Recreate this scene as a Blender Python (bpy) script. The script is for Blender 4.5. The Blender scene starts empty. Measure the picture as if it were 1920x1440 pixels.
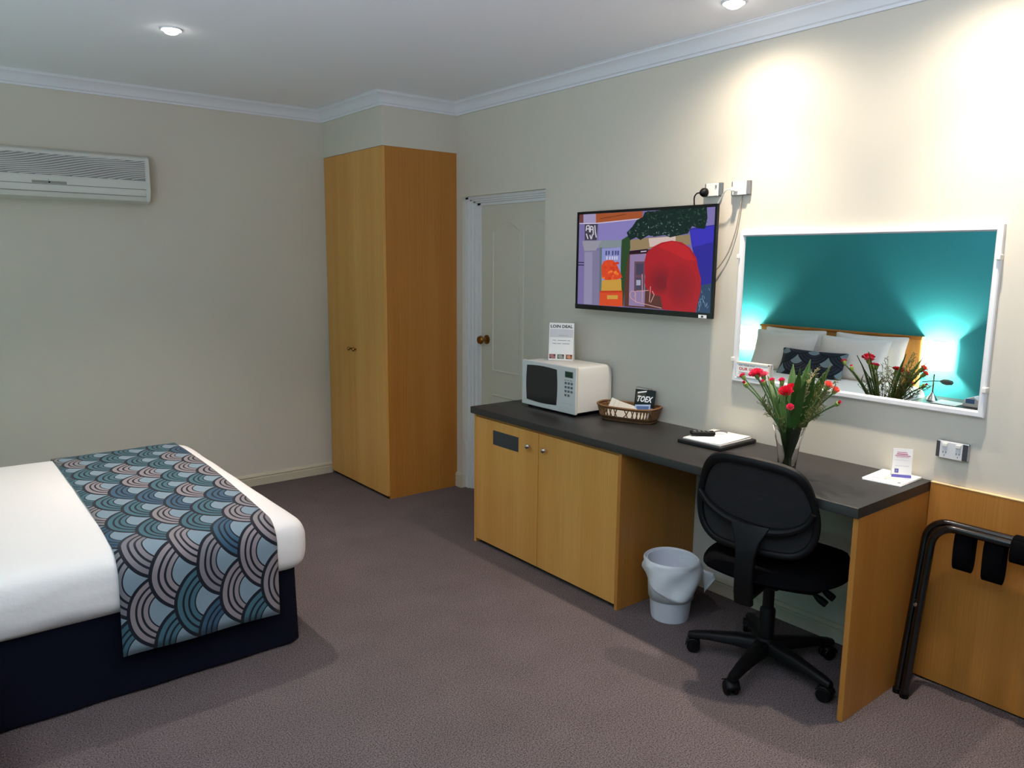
import bpy, bmesh, math, random
from mathutils import Vector, Matrix, noise

C = bpy.context.collection
SC = bpy.context.scene
PI = math.pi
rnd = random.Random(7)

# ------------------------------------------------------------------ camera
yaw, pitch, roll, F = 0.6729331, -0.1599468, 0.0096647, 1435.674
CAM = Vector((-2.99808, -5.23485, 1.59265))
d = Vector((math.sin(yaw)*math.cos(pitch), math.cos(yaw)*math.cos(pitch), math.sin(pitch)))
r = Vector((math.cos(yaw), -math.sin(yaw), 0)); u = r.cross(d)
r2 = math.cos(roll)*r + math.sin(roll)*u; u2 = -math.sin(roll)*r + math.cos(roll)*u
cd = bpy.data.cameras.new('camera'); cam = bpy.data.objects.new('camera', cd); C.objects.link(cam)
M = Matrix((r2, u2, -d)).transposed().to_4x4(); M.translation = CAM
cam.matrix_world = M
cd.sensor_fit = 'HORIZONTAL'; cd.sensor_width = 36; cd.lens = F/1920*36; cd.clip_start = 0.02
SC.camera = cam

# ------------------------------------------------------------------ colour management, world, lights
vs = SC.view_settings
vs.view_transform = 'Standard'; vs.look = 'None'; vs.gamma = 1; vs.use_curve_mapping = False
vs.exposure = 0.0
try:
    SC.cycles.use_denoising = True
    SC.cycles.max_bounces = 10; SC.cycles.diffuse_bounces = 6
    SC.cycles.caustics_reflective = False; SC.cycles.caustics_refractive = False
    SC.cycles.sample_clamp_indirect = 6
except Exception: pass
w = bpy.data.worlds.new('world'); SC.world = w; w.use_nodes = True
w.node_tree.nodes['Background'].inputs[0].default_value = (0.55, 0.68, 0.9, 1)
w.node_tree.nodes['Background'].inputs[1].default_value = 0.6

WARM = (1.0, 0.85, 0.69); NEUT = (1.0, 0.89, 0.84)
DOWN = [  # x, y, watts, colour, beam angle, label
    (-1.93, -1.405, 150, NEUT, 100, 'round white ceiling downlight shining above the bed'),
    (-0.313, -3.249, 50, WARM, 162, 'round white ceiling downlight close to the cornice of the desk wall'),
    (-0.313, -4.16, 52, WARM, 162, 'round white ceiling downlight near the desk wall beyond the right picture edge'),
    (-1.93, -3.6, 50, NEUT, 112, 'round white ceiling downlight over the open carpet outside the picture'),
]
WINDOW_W = 290
SCONCE_W = 60
CEIL = 2.608

def lin(c):
    if isinstance(c, str): c = tuple(int(c[i:i+2], 16) for i in (0, 2, 4))
    return tuple(((x/255+0.055)/1.055)**2.4 if x/255 > 0.04045 else x/255/12.92 for x in c) + (1.0,)

# area light of daylight sitting in the window opening of the left wall, beside the camera
la = bpy.data.lights.new('daylight', 'AREA'); la.shape = 'RECTANGLE'; la.size = 1.9; la.size_y = 1.25
la.energy = WINDOW_W; la.color = (0.84, 0.87, 1.0)
lo = bpy.data.objects.new('daylight', la); C.objects.link(lo)
lo.location = (-3.985, -4.95, 1.5); lo.rotation_euler = (PI/2+math.radians(77), 0, -PI/2)

# ------------------------------------------------------------------ materials
MATS = {}
def mat(name, col, rough=0.6, metal=0.0, spec=0.5, emit=None, es=1.0, bump=None, var=None, sheen=0, alpha=1, trans=0, ior=1.45, coat=0):
    """col sRGB 0-255; bump=(scale, strength); var=(scale, amount)"""
    if name in MATS: return MATS[name]
    m = bpy.data.materials.new(name); MATS[name] = m; m.use_nodes = True
    nt = m.node_tree; b = nt.nodes['Principled BSDF']
    b.inputs['Base Color'].default_value = lin(col); b.inputs['Roughness'].default_value = rough
    b.inputs['Metallic'].default_value = metal; b.inputs['Specular IOR Level'].default_value = spec
    b.inputs['IOR'].default_value = ior; b.inputs['Transmission Weight'].default_value = trans
    b.inputs['Coat Weight'].default_value = coat
    if sheen: b.inputs['Sheen Weight'].default_value = sheen
    if emit: b.inputs['Emission Color'].default_value = lin(emit); b.inputs['Emission Strength'].default_value = es
    tc = nt.nodes.new('ShaderNodeTexCoord')
    if var:
        n = nt.nodes.new('ShaderNodeTexNoise'); n.inputs['Scale'].default_value = var[0]; n.inputs['Detail'].default_value = 4
        nt.links.new(tc.outputs['Object'], n.inputs['Vector'])
        mx = nt.nodes.new('ShaderNodeMix'); mx.data_type = 'RGBA'
        c = lin(col); a = var[1]
        mx.inputs['A'].default_value = tuple(x*(1-a) for x in c[:3])+(1,); mx.inputs['B'].default_value = tuple(min(1, x*(1+a)) for x in c[:3])+(1,)
        nt.links.new(n.outputs['Fac'], mx.inputs['Factor']); nt.links.new(mx.outputs['Result'], b.inputs['Base Color'])
    if bump:
        n = nt.nodes.new('ShaderNodeTexNoise'); n.inputs['Scale'].default_value = bump[0]; n.inputs['Detail'].default_value = 3
        nt.links.new(tc.outputs['Object'], n.inputs['Vector'])
        bp = nt.nodes.new('ShaderNodeBump'); bp.inputs['Strength'].default_value = bump[1]; bp.inputs['Distance'].default_value = 0.002
        nt.links.new(n.outputs['Fac'], bp.inputs['Height']); nt.links.new(bp.outputs['Normal'], b.inputs['Normal'])
    return m

def wood(name, c1, c2, c3, axis='Z', rough=0.38):
    """veneer: fine grain streaks along one axis and broad leaf-to-leaf tone bands"""
    m = bpy.data.materials.new(name); MATS[name] = m; m.use_nodes = True
    nt = m.node_tree; b = nt.nodes['Principled BSDF']; b.inputs['Roughness'].default_value = rough
    b.inputs['Specular IOR Level'].default_value = 0.35
    tc = nt.nodes.new('ShaderNodeTexCoord')
    def streak(sc, along, detail):
        mp = nt.nodes.new('ShaderNodeMapping'); s = [sc, sc, sc]; s['XYZ'.index(axis)] = along
        mp.inputs['Scale'].default_value = s
        g = nt.nodes.new('ShaderNodeNewGeometry'); nt.links.new(g.outputs['Position'], mp.inputs['Vector'])
        n = nt.nodes.new('ShaderNodeTexNoise'); n.inputs['Scale'].default_value = 1; n.inputs['Detail'].default_value = detail
        nt.links.new(mp.outputs['Vector'], n.inputs['Vector']); return n.outputs['Fac']
    band = streak(7, 0.12, 1); fine = streak(170, 2.2, 3)
    r1 = nt.nodes.new('ShaderNodeValToRGB'); e = r1.color_ramp.elements
    e[0].position = 0.35; e[0].color = lin(c1); e[1].position = 0.68; e[1].color = lin(c2)
    nt.links.new(band, r1.inputs['Fac'])
    r3 = nt.nodes.new('ShaderNodeValToRGB'); e = r3.color_ramp.elements
    e[0].position = 0.42; e[0].color = (0, 0, 0, 1); e[1].position = 0.75; e[1].color = (0.45, 0.45, 0.45, 1)
    nt.links.new(fine, r3.inputs['Fac'])
    mx = nt.nodes.new('ShaderNodeMix'); mx.data_type = 'RGBA'; mx.inputs['B'].default_value = lin(c3)
    nt.links.new(r3.outputs['Color'], mx.inputs['Factor']); nt.links.new(r1.outputs['Color'], mx.inputs['A'])
    nt.links.new(mx.outputs['Result'], b.inputs['Base Color'])
    return m

PAINT = mat('wall_paint', (206, 200, 185), 0.75, spec=0.25, bump=(220, 0.05))
CEILP = mat('ceiling_paint', (238, 240, 246), 0.85, spec=0.2)
TRIMP = mat('cornice_paint', (222, 224, 228), 0.6, spec=0.3)
BASEP = mat('baseboard_paint', (196, 188, 164), 0.5, spec=0.4)
DOORP = mat('door_paint', (200, 195, 178), 0.5, spec=0.4)
ARCHP = mat('architrave_paint', (214, 214, 212), 0.5, spec=0.4)
TEAL = mat('teal_paint', (54, 152, 160), 0.7, spec=0.25)
WOOD = wood('beech_veneer', (212, 158, 84), (202, 144, 70), (184, 124, 54))
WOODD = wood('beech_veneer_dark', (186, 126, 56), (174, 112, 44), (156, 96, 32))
WOODE = wood('beech_veneer_painted_shade', (182, 124, 56), (168, 110, 46), (150, 95, 34))  # same beech, darkened to paint shade into end panel, wall panel, cupboard side
STONE = mat('charcoal_laminate', (41, 40, 39), 0.38, spec=0.5, var=(9, 0.25), bump=(400, 0.05))
BLACKP = mat('black_plastic', (9, 9, 10), 0.5, spec=0.22)
BLACKF = mat('black_fabric', (9, 9, 11), 0.95, spec=0.05, bump=(700, 0.5))
NAVY = mat('navy_cotton', (9, 12, 26), 0.9, spec=0.15, bump=(500, 0.3))
LINEN = mat('white_linen', (236, 232, 226), 0.85, spec=0.2, bump=(45, 0.45))
WHITEP = mat('white_plastic', (226, 224, 216), 0.4, spec=0.5)
CREAMP = mat('cream_plastic', (216, 205, 180), 0.4, spec=0.5)
GREYP = mat('grey_plastic', (120, 122, 124), 0.45, spec=0.5)
DARKG = mat('dark_grey_plastic', (62, 64, 66), 0.5, spec=0.5)
CHROME = mat('chrome', (225, 222, 216), 0.12, metal=1)
BRASS = mat('aged_brass', (150, 112, 58), 0.28, metal=1)
STEEL = mat('brushed_steel', (190, 192, 194), 0.3, metal=1)
PAPER = mat('white_paper', (238, 237, 234), 0.75, spec=0.2)
GLASS = mat('clear_glass', (255, 255, 255), 0.0, trans=1, ior=1.46)
MIRROR = mat('mirror_silver', (236, 240, 240), 0.0, metal=1)
GLOSSB = mat('gloss_black_metal', (10, 10, 11), 0.18, spec=0.6, coat=0.5)
WICKER = mat('brown_wicker', (120, 84, 48), 0.6, var=(60, 0.35))
DWICK = mat('dark_wicker', (82, 56, 32), 0.65, var=(60, 0.35))
BAG = mat('bin_liner_film', (222, 226, 228), 0.35, spec=0.5)
BINW = mat('bin_white', (218, 220, 226), 0.4, spec=0.5)
ACW = mat('aircon_white', (206, 206, 198), 0.5, spec=0.4)
ACG = mat('aircon_grille_grey', (200, 198, 194), 0.55)
LEAF = mat('blade_leaf', (50, 84, 30), 0.45, var=(25, 0.3))
STEMG = mat('stem_green', (70, 98, 48), 0.55)
CALYX = mat('calyx_green', (128, 150, 70), 0.55)
TWIG = mat('twig_olive', (92, 96, 48), 0.7)
DRYT = mat('dry_filler', (176, 160, 112), 0.8)

def carpet():
    m = bpy.data.materials.new('carpet'); m.use_nodes = True; nt = m.node_tree; b = nt.nodes['Principled BSDF']
    b.inputs['Roughness'].default_value = 1; b.inputs['Specular IOR Level'].default_value = 0.05
    g = nt.nodes.new('ShaderNodeNewGeometry')
    n = nt.nodes.new('ShaderNodeTexNoise'); n.inputs['Scale'].default_value = 210; n.inputs['Detail'].default_value = 3
    n2 = nt.nodes.new('ShaderNodeTexNoise'); n2.inputs['Scale'].default_value = 5; n2.inputs['Detail'].default_value = 3
    nt.links.new(g.outputs['Position'], n.inputs['Vector']); nt.links.new(g.outputs['Position'], n2.inputs['Vector'])
    rp = nt.nodes.new('ShaderNodeValToRGB'); e = rp.color_ramp.elements
    e[0].position = 0.3; e[0].color = lin((52, 47, 50)); e[1].position = 0.72; e[1].color = lin((136, 123, 121))
    nt.links.new(n.outputs['Fac'], rp.inputs['Fac'])
    mx = nt.nodes.new('ShaderNodeMix'); mx.data_type = 'RGBA'; mx.blend_type = 'MULTIPLY'; mx.inputs['Factor'].default_value = 0.25
    nt.links.new(rp.outputs['Color'], mx.inputs['A']); nt.links.new(n2.outputs['Fac'], mx.inputs['B'])
    nt.links.new(mx.outputs['Result'], b.inputs['Base Color'])
    bp = nt.nodes.new('ShaderNodeBump'); bp.inputs['Strength'].default_value = 0.7; bp.inputs['Distance'].default_value = 0.004
    nt.links.new(n.outputs['Fac'], bp.inputs['Height']); nt.links.new(bp.outputs['Normal'], b.inputs['Normal'])
    return m
CARPET = carpet()

def mesh_fabric():
    m = bpy.data.materials.new('black_mesh_fabric'); m.use_nodes = True; nt = m.node_tree; b = nt.nodes['Principled BSDF']
    b.inputs['Base Color'].default_value = lin((16, 16, 17)); b.inputs['Roughness'].default_value = 0.9
    tc = nt.nodes.new('ShaderNodeTexCoord'); v = nt.nodes.new('ShaderNodeTexVoronoi'); v.inputs['Scale'].default_value = 420
    nt.links.new(tc.outputs['Object'], v.inputs['Vector'])
    gt = nt.nodes.new('ShaderNodeMath'); gt.operation = 'GREATER_THAN'; gt.inputs[1].default_value = 0.26
    nt.links.new(v.outputs['Distance'], gt.inputs[0])
    mm = nt.nodes.new('ShaderNodeMath'); mm.operation = 'MAXIMUM'; mm.inputs[1].default_value = 0.9
    nt.links.new(gt.outputs[0], mm.inputs[0]); nt.links.new(mm.outputs[0], b.inputs['Alpha'])
    return m
MESHF = mesh_fabric()

def scallop_mat(name, R=0.15, dark=1.0, pal=((92, 124, 136), (172, 160, 158), (66, 98, 118), (150, 144, 146))):
    """overlapping fan scales printed on cloth, apex towards -u; u,v from the UV map in metres"""
    m = bpy.data.materials.new(name); m.use_nodes = True; nt = m.node_tree; b = nt.nodes['Principled BSDF']
    b.inputs['Roughness'].default_value = 0.75; b.inputs['Specular IOR Level'].default_value = 0.25; b.inputs['Sheen Weight'].default_value = 0.1
    L = nt.links.new
    def mth(op, a, bb=None, c=None):
        n = nt.nodes.new('ShaderNodeMath'); n.operation = op
        for i, x in enumerate((a, bb, c)):
            if x is None: continue
            if isinstance(x, (int, float)): n.inputs[i].default_value = x
            else: L(x, n.inputs[i])
        return n.outputs[0]
    uv = nt.nodes.new('ShaderNodeUVMap')
    nz = nt.nodes.new('ShaderNodeTexNoise'); nz.inputs['Scale'].default_value = 4.5; nz.inputs['Detail'].default_value = 0
    L(uv.outputs[0], nz.inputs['Vector'])
    sp0 = nt.nodes.new('ShaderNodeSeparateColor'); L(nz.outputs['Color'], sp0.inputs[0])
    sp = nt.nodes.new('ShaderNodeSeparateXYZ'); L(uv.outputs[0], sp.inputs[0])
    uu = mth('MULTIPLY_ADD', mth('SUBTRACT', sp0.outputs[0], 0.5), 0.03, sp.outputs[0])
    vv = mth('MULTIPLY_ADD', mth('SUBTRACT', sp0.outputs[1], 0.5), 0.03, sp.outputs[1])
    h = R*0.56
    row0 = mth('FLOOR', mth('DIVIDE', uu, h))
    D = None; ID = None
    for j in range(-1, 3):
        row = mth('ADD', row0, j)
        du = mth('SUBTRACT', uu, mth('MULTIPLY', row, h))
        off = mth('MULTIPLY', mth('FLOORED_MODULO', row, 2), R*0.9)
        q = mth('DIVIDE', mth('ADD', vv, off), 1.8*R)
        k = mth('FLOOR', q)
        dv = mth('MULTIPLY', mth('SUBTRACT', mth('SUBTRACT', q, k), 0.5), 1.8*R)
        dist = mth('DIVIDE', mth('SQRT', mth('ADD', mth('MULTIPLY', du, du), mth('MULTIPLY', dv, dv))), R)
        idd = mth('ADD', mth('MULTIPLY', row, 7.31), mth('MULTIPLY', k, 3.17))
        if D is None: D, ID = dist, idd
        else:
            ins = mth('LESS_THAN', dist, 1.0)
            def mixf(a, bb):
                return mth('ADD', mth('MULTIPLY', a, mth('SUBTRACT', 1.0, ins)), mth('MULTIPLY', bb, ins))
            D, ID = mixf(D, dist), mixf(ID, idd)
    wn = nt.nodes.new('ShaderNodeTexWhiteNoise'); wn.noise_dimensions = '1D'; L(ID, wn.inputs['W'])
    rp = nt.nodes.new('ShaderNodeValToRGB'); rp.color_ramp.interpolation = 'CONSTANT'; e = rp.color_ramp.elements
    cc = lambda c: tuple(x*dark for x in lin(c)[:3])+(1,)
    e[0].position = 0; e[0].color = cc(pal[0]); e[1].position = 0.36; e[1].color = cc(pal[1])
    x = e.new(0.66); x.color = cc(pal[2]); x = e.new(0.84); x.color = cc(pal[3])
    L(wn.outputs['Value'], rp.inputs['Fac'])
    # rings: dark lines at fixed radii, inner disc pale blue
    st = nt.nodes.new('ShaderNodeValToRGB'); st.color_ramp.interpolation = 'CONSTANT'; e = st.color_ramp.elements
    e[0].position = 0; e[0].color = (0, 0, 0, 1); e[1].position = 0.46; e[1].color = (1, 1, 1, 1)
    for p_, v_ in ((0.495, 0), (0.60, 1), (0.655, 0), (0.745, 1), (0.80, 0), (0.915, 1)):
        x = e.new(p_); x.color = (v_, v_, v_, 1)
    L(D, st.inputs['Fac'])
    inner = mth('LESS_THAN', D, 0.46)
    m1 = nt.nodes.new('ShaderNodeMix'); m1.data_type = 'RGBA'; m1.inputs['B'].default_value = cc((152, 176, 188))
    L(inner, m1.inputs['Factor']); L(rp.outputs['Color'], m1.inputs['A'])
    m2 = nt.nodes.new('ShaderNodeMix'); m2.data_type = 'RGBA'; m2.inputs['B'].default_value = cc((20, 28, 42))
    L(st.outputs['Color'], m2.inputs['Factor']); L(m1.outputs['Result'], m2.inputs['A'])
    L(m2.outputs['Result'], b.inputs['Base Color'])
    return m

# ------------------------------------------------------------------ building helpers
ORG = {}
class MB:
    def __init__(s): s.v = []; s.f = []; s.m = []; s.uvs = None
    def add(s, vs_, fs, m=0):
        o = len(s.v); s.v += [Vector(x) for x in vs_]; s.f += [tuple(i+o for i in f) for f in fs]; s.m += [m]*len(fs); return s
    def box(s, x0, x1, y0, y1, z0, z1, m=0):
        x0, x1 = sorted((x0, x1)); y0, y1 = sorted((y0, y1)); z0, z1 = sorted((z0, z1))
        return s.add([(x0,y0,z0),(x1,y0,z0),(x1,y1,z0),(x0,y1,z0),(x0,y0,z1),(x1,y0,z1),(x1,y1,z1),(x0,y1,z1)],
                     [(0,3,2,1),(4,5,6,7),(0,1,5,4),(1,2,6,5),(2,3,7,6),(3,0,4,7)], m)
    def prism(s, poly, O, U, V, depth, m=0):
        O, U, V = Vector(O), Vector(U), Vector(V); N = U.cross(V).normalized(); n = len(poly)
        a = [O+U*p[0]+V*p[1] for p in poly]; b = [q+N*depth for q in a]
        fs = [tuple(range(n-1, -1, -1)), tuple(range(n, 2*n))] + [(i, (i+1) % n, n+(i+1) % n, n+i) for i in range(n)]
        return s.add(a+b, fs, m)
    def tube(s, pts, rad, n=8, m=0, cap=True, flat=None):
        pts = [Vector(p) for p in pts]; k = len(pts)
        rads = rad if isinstance(rad, (list, tuple)) else [rad]*k
        o = []; T0 = None; ref = None
        for i in range(k):
            t = (pts[min(i+1, k-1)]-pts[max(i-1, 0)]).normalized()
            if ref is None:
                ref = t.orthogonal().normalized() if flat is None else Vector(flat)
            ref = (ref - t*ref.dot(t)).normalized(); bi = t.cross(ref)
            for j in range(n):
                a = 2*PI*j/n; o.append(pts[i] + (ref*math.cos(a)+bi*math.sin(a))*rads[i])
        fs = [(i*n+j, i*n+(j+1) % n, (i+1)*n+(j+1) % n, (i+1)*n+j) for i in range(k-1) for j in range(n)]
        if cap: fs += [tuple(range(n-1, -1, -1)), tuple((k-1)*n+j for j in range(n))]
        return s.add(o, fs, m)
    def lathe(s, prof, c=(0,0,0), n=24, m=0, ax=(0,0,1), cap0=True, cap1=True, sx=1, sy=1):
        c = Vector(c); A = Vector(ax).normalized()
        U = Vector((1,0,0)) if abs(A.x) < 0.9 else Vector((0,1,0)); U = (U-A*U.dot(A)).normalized(); W = A.cross(U)
        o = []
        for (rr, z) in prof:
            for j in range(n):
                a = 2*PI*j/n; o.append(c + A*z + U*rr*math.cos(a)*sx + W*rr*math.sin(a)*sy)
        k = len(prof)
        fs = [(i*n+j, i*n+(j+1) % n, (i+1)*n+(j+1) % n, (i+1)*n+j) for i in range(k-1) for j in range(n)]
        if cap0: fs.append(tuple(range(n-1, -1, -1)))
        if cap1: fs.append(tuple((k-1)*n+j for j in range(n)))
        return s.add(o, fs, m)
    def grid(s, fn, nu, nv, m=0, close=False):
        o = [fn(i/nu, j/nv) for i in range(nu+1) for j in range(nv+1)]
        fs = [(i*(nv+1)+j, (i+1)*(nv+1)+j, (i+1)*(nv+1)+j+1, i*(nv+1)+j+1) for i in range(nu) for j in range(nv)]
        return s.add(o, fs, m)
    def build(s, name, mats, parent=None, smooth=False, bevel=0, seg=2, solid=0, subsurf=0, sharp=35, origin=None):
        me = bpy.data.meshes.new(name)
        if parent is not None: org = ORG[parent.name]
        elif origin is not None: org = Vector(origin)
        else:
            xs = [p.x for p in s.v]; ys = [p.y for p in s.v]; zs = [p.z for p in s.v]
            org = Vector(((min(xs)+max(xs))/2, (min(ys)+max(ys))/2, min(zs)))
        me.from_pydata([tuple(p-org) for p in s.v], [], s.f)
        for mm in (mats if isinstance(mats, (list, tuple)) else [mats]): me.materials.append(mm)
        me.polygons.foreach_set('material_index', s.m)
        if s.uvs is not None:
            ul = me.uv_layers.new(name='UVMap')
            for lp in me.loops: ul.data[lp.index].uv = s.uvs[lp.vertex_index]
        me.validate(); me.update()
        bm = bmesh.new(); bm.from_mesh(me)
        if s.uvs is None: bmesh.ops.remove_doubles(bm, verts=bm.verts, dist=1e-6)
        bmesh.ops.recalc_face_normals(bm, faces=bm.faces); bm.to_mesh(me); bm.free()
        if smooth:
            me.polygons.foreach_set('use_smooth', [True]*len(me.polygons)); me.set_sharp_from_angle(angle=math.radians(sharp))
        o = bpy.data.objects.new(name, me); C.objects.link(o)
        if parent is not None: o.parent = parent; ORG[o.name] = org
        else: o.location = org; ORG[o.name] = org
        if solid: md = o.modifiers.new('solid', 'SOLIDIFY'); md.thickness = solid; md.offset = 0
        if bevel: md = o.modifiers.new('bevel', 'BEVEL'); md.width = bevel; md.segments = seg; md.limit_method = 'ANGLE'; md.angle_limit = math.radians(30)
        if subsurf: md = o.modifiers.new('sub', 'SUBSURF'); md.levels = subsurf; md.render_levels = subsurf
        return o
def tag(o, label, cat, group=None):
    o['label'] = label; o['category'] = cat
    if group: o['group'] = group
    return o
def struct(o): o['kind'] = 'structure'; return o
def thing(name, label, cat, loc, group=None):
    o = bpy.data.objects.new(name, None); C.objects.link(o); o.empty_display_size = 0.05; o.location = loc; ORG[o.name] = Vector(loc)
    return tag(o, label, cat, group)
def sbox(name, m, *b, bevel=0): return struct(MB().box(*b).build(name, m, bevel=bevel))
def arc(c, U, V, rad, a0, a1, n):
    c, U, V = Vector(c), Vector(U), Vector(V)
    return [c+(U*math.cos(a0+(a1-a0)*i/n)+V*math.sin(a0+(a1-a0)*i/n))*rad for i in range(n+1)]
def smoothpath(P, n=6):
    P = [Vector(p) for p in P]; Q = [P[0]*2-P[1]]+P+[P[-1]*2-P[-2]]; out = []
    for i in range(1, len(Q)-2):
        a, b, c, e = Q[i-1:i+3]
        for k in range(n):
            t = k/n; out.append(0.5*((2*b)+(c-a)*t+(2*a-5*b+4*c-e)*t*t+(3*b-a-3*c+e)*t**3))
    return out+[P[-1]]
def text_polys(body, size, bold=0.035, shear=0.0):
    cu = bpy.data.curves.new('lettering', 'FONT'); cu.body = body; cu.size = size; cu.offset = bold; cu.shear = shear; cu.resolution_u = 2
    o = bpy.data.objects.new('lettering', cu); C.objects.link(o)
    bpy.context.view_layer.update(); dg = bpy.context.evaluated_depsgraph_get()
    me = bpy.data.meshes.new_from_object(o.evaluated_get(dg))
    vs_ = [(v.co.x, v.co.y) for v in me.vertices]; fs = [tuple(p.vertices) for p in me.polygons]
    bpy.data.objects.remove(o); bpy.data.curves.remove(cu); bpy.data.meshes.remove(me)
    return vs_, fs
PC = {}
def ink(col, glow=0):
    k = (tuple(col), glow)
    if k not in PC:
        nm = 'print_%02x%02x%02x' % tuple(col) + ('_lit' if glow else '')
        PC[k] = mat(nm, col if not glow else (4, 4, 5), 0.6 if not glow else 0.25, spec=0.3, emit=col if glow else None, es=glow or 1)
    return PC[k]
def printing(name, items, O, U, V, parent, glow=0, step=0.00025):
    """flat print: items = (colour, [(u,v)...]) or (colour, (text, u, v, width, height))"""
    O, U, V = Vector(O), Vector(U), Vector(V); N = U.normalized().cross(V.normalized())
    mb = MB(); mats = []; k = 0
    for it in items:
        col, geo = it[0], it[1]; k += 1
        mt = ink(col, glow)
        if mt not in mats: mats.append(mt)
        mi = mats.index(mt); off = N*step*(1+k*0.35)
        if geo and isinstance(geo[0], str):
            t, x, y, ww, hh = geo[:5]; sh = geo[5] if len(geo) > 5 else 0
            vs_, fs = text_polys(t, 1.0, .03, sh)
            xs = [p[0] for p in vs_]; ys = [p[1] for p in vs_]
            a, b = min(xs), max(xs); c, e = min(ys), max(ys)
            mb.add([O+U*(x+(p[0]-a)/(b-a)*ww)+V*(y+(p[1]-c)/(e-c)*hh)+off for p in vs_], fs, mi)
        else:
            n = len(geo); mb.add([O+U*p[0]+V*p[1]+off for p in geo], [tuple(range(n))], mi)
    return mb.build(name, mats, parent)
def rect(x0, y0, x1, y1): return [(x0, y0), (x1, y0), (x1, y1), (x0, y1)]
def pline(pts, wd):
    """polyline in 2D -> list of quads"""
    out = []
    for (a, b), (c, e) in zip(pts, pts[1:]):
        l = math.hypot(c-a, e-b) or 1; nx, ny = -(e-b)/l*wd/2, (c-a)/l*wd/2
        out.append([(a+nx, b+ny), (c+nx, e+ny), (c-nx, e-ny), (a-nx, b-ny)])
    return out

# ------------------------------------------------------------------ room shell
WX, FY = -4.0, -8.6
sbox('floor', CARPET, WX-.1, .2, FY-.1, .1, -.1, 0)
sbox('ceiling', CEILP, WX-.1, .2, FY-.1, .1, CEIL, CEIL+.1)
sbox('wall_back', PAINT, WX-.1, .2, 0, .1, 0, CEIL)
wl = MB()
for b in ((FY, -5.95, 0, CEIL), (-3.95, 0, 0, CEIL), (-5.95, -3.95, 0, .85), (-5.95, -3.95, 2.15, CEIL)): wl.box(WX-.1, WX, *b)
struct(wl.build('wall_left', TEAL))
DY0, DY1, DZ = -.923, -1.77, 2.007
wr = MB().box(0, .14, DY0, 0, 0, CEIL).box(0, .14, DY1, DY0, DZ, CEIL).box(0, .14, FY, DY1, 0, CEIL)
struct(wr.build('wall_right', PAINT))
sbox('wall_front', PAINT, WX, 0, FY-.1, FY, 0, CEIL)
wn_ = MB()
for b in ((-5.95, -5.90, .85, 2.15), (-4.0, -3.95, .85, 2.15), (-5.90, -4.0, .85, .90), (-5.90, -4.0, 2.10, 2.15)): wn_.box(WX-.08, WX-.01, *b)
w1 = struct(wn_.build('window_1', TRIMP))
MB().box(WX-.055, WX-.05, -5.90, -4.0, .9, 2.1).build('pane', GLASS, w1)
struct(MB().box(-.56, 0, -.8546, 0, 2.2954, CEIL).build('wall_bulkhead', PAINT))

def moulding(prefix, k0, poly, prof, m, zbase=0, z_sign=1):
    n = len(poly); nr = []
    for i in range(n-1):
        dx, dy = poly[i+1][0]-poly[i][0], poly[i+1][1]-poly[i][1]; l = math.hypot(dx, dy); nr.append(Vector((dy/l, -dx/l)))
    mv = [nr[0]]+[(nr[i-1]+nr[i])/(1+nr[i-1].dot(nr[i])) for i in range(1, n-1)]+[nr[-1]]
    for i in range(n-1):
        vs_ = []; k = len(prof)
        for e in (i, i+1):
            for (dd, zz) in prof:
                q = Vector(poly[e])+mv[e]*dd; vs_.append((q.x, q.y, zbase+zz))
        fs = [(j, (j+1) % k, k+(j+1) % k, k+j) for j in range(k)]+[tuple(range(k)), tuple(range(2*k-1, k-1, -1))]
        nm = prefix[i] if isinstance(prefix, (list, tuple)) else '%s_%d' % (prefix, k0+i)
        struct(MB().add(vs_, fs).build(nm, m, smooth=True, sharp=25))
CORN = [(0, -.075), (.010, -.075), (.012, -.064), (.020, -.060), (.026, -.048), (.034, -.034), (.046, -.022), (.060, -.014), (.064, -.012), (.066, -.004), (.072, -.003), (.072, 0), (0, 0)]
moulding('trim', 1, [(WX, FY), (WX, 0), (-.56, 0), (-.56, -.8546), (0, -.8546), (0, FY)], CORN, TRIMP, CEIL)
BASE = [(0, 0), (.014, 0), (.014, .052), (.012, .055), (.012, .060), (.015, .064), (.014, .070), (.008, .080), (0, .082)]
moulding(['baseboard_left', 'baseboard_back'], 0, [(WX, FY), (WX, 0), (-.56, 0)], BASE, BASEP)
moulding(['baseboard_right'], 0, [(0, -.8546), (0, DY0)], [(a, b*1.25) for a, b in BASE], BASEP)
moulding(['baseboard_right'], 0, [(0, -2.945), (0, -4.012)], BASE, BASEP)
# veneer panel behind the luggage rack
t = thing('wall_panel', 'low beech veneer panel on the wall behind the folded luggage rack', 'panel', (-.01, -4.78, .02))
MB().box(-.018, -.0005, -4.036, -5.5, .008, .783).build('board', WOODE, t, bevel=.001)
MB().box(-.019, -.0005, -4.036, -5.5, .7835, .786).build('top_edge', mat('pale_edge', (232, 200, 150), .4), t)
MB().box(-.008, -.0005, -4.036, -5.5, .0, .008).build('plinth', BLACKP, t)

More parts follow.
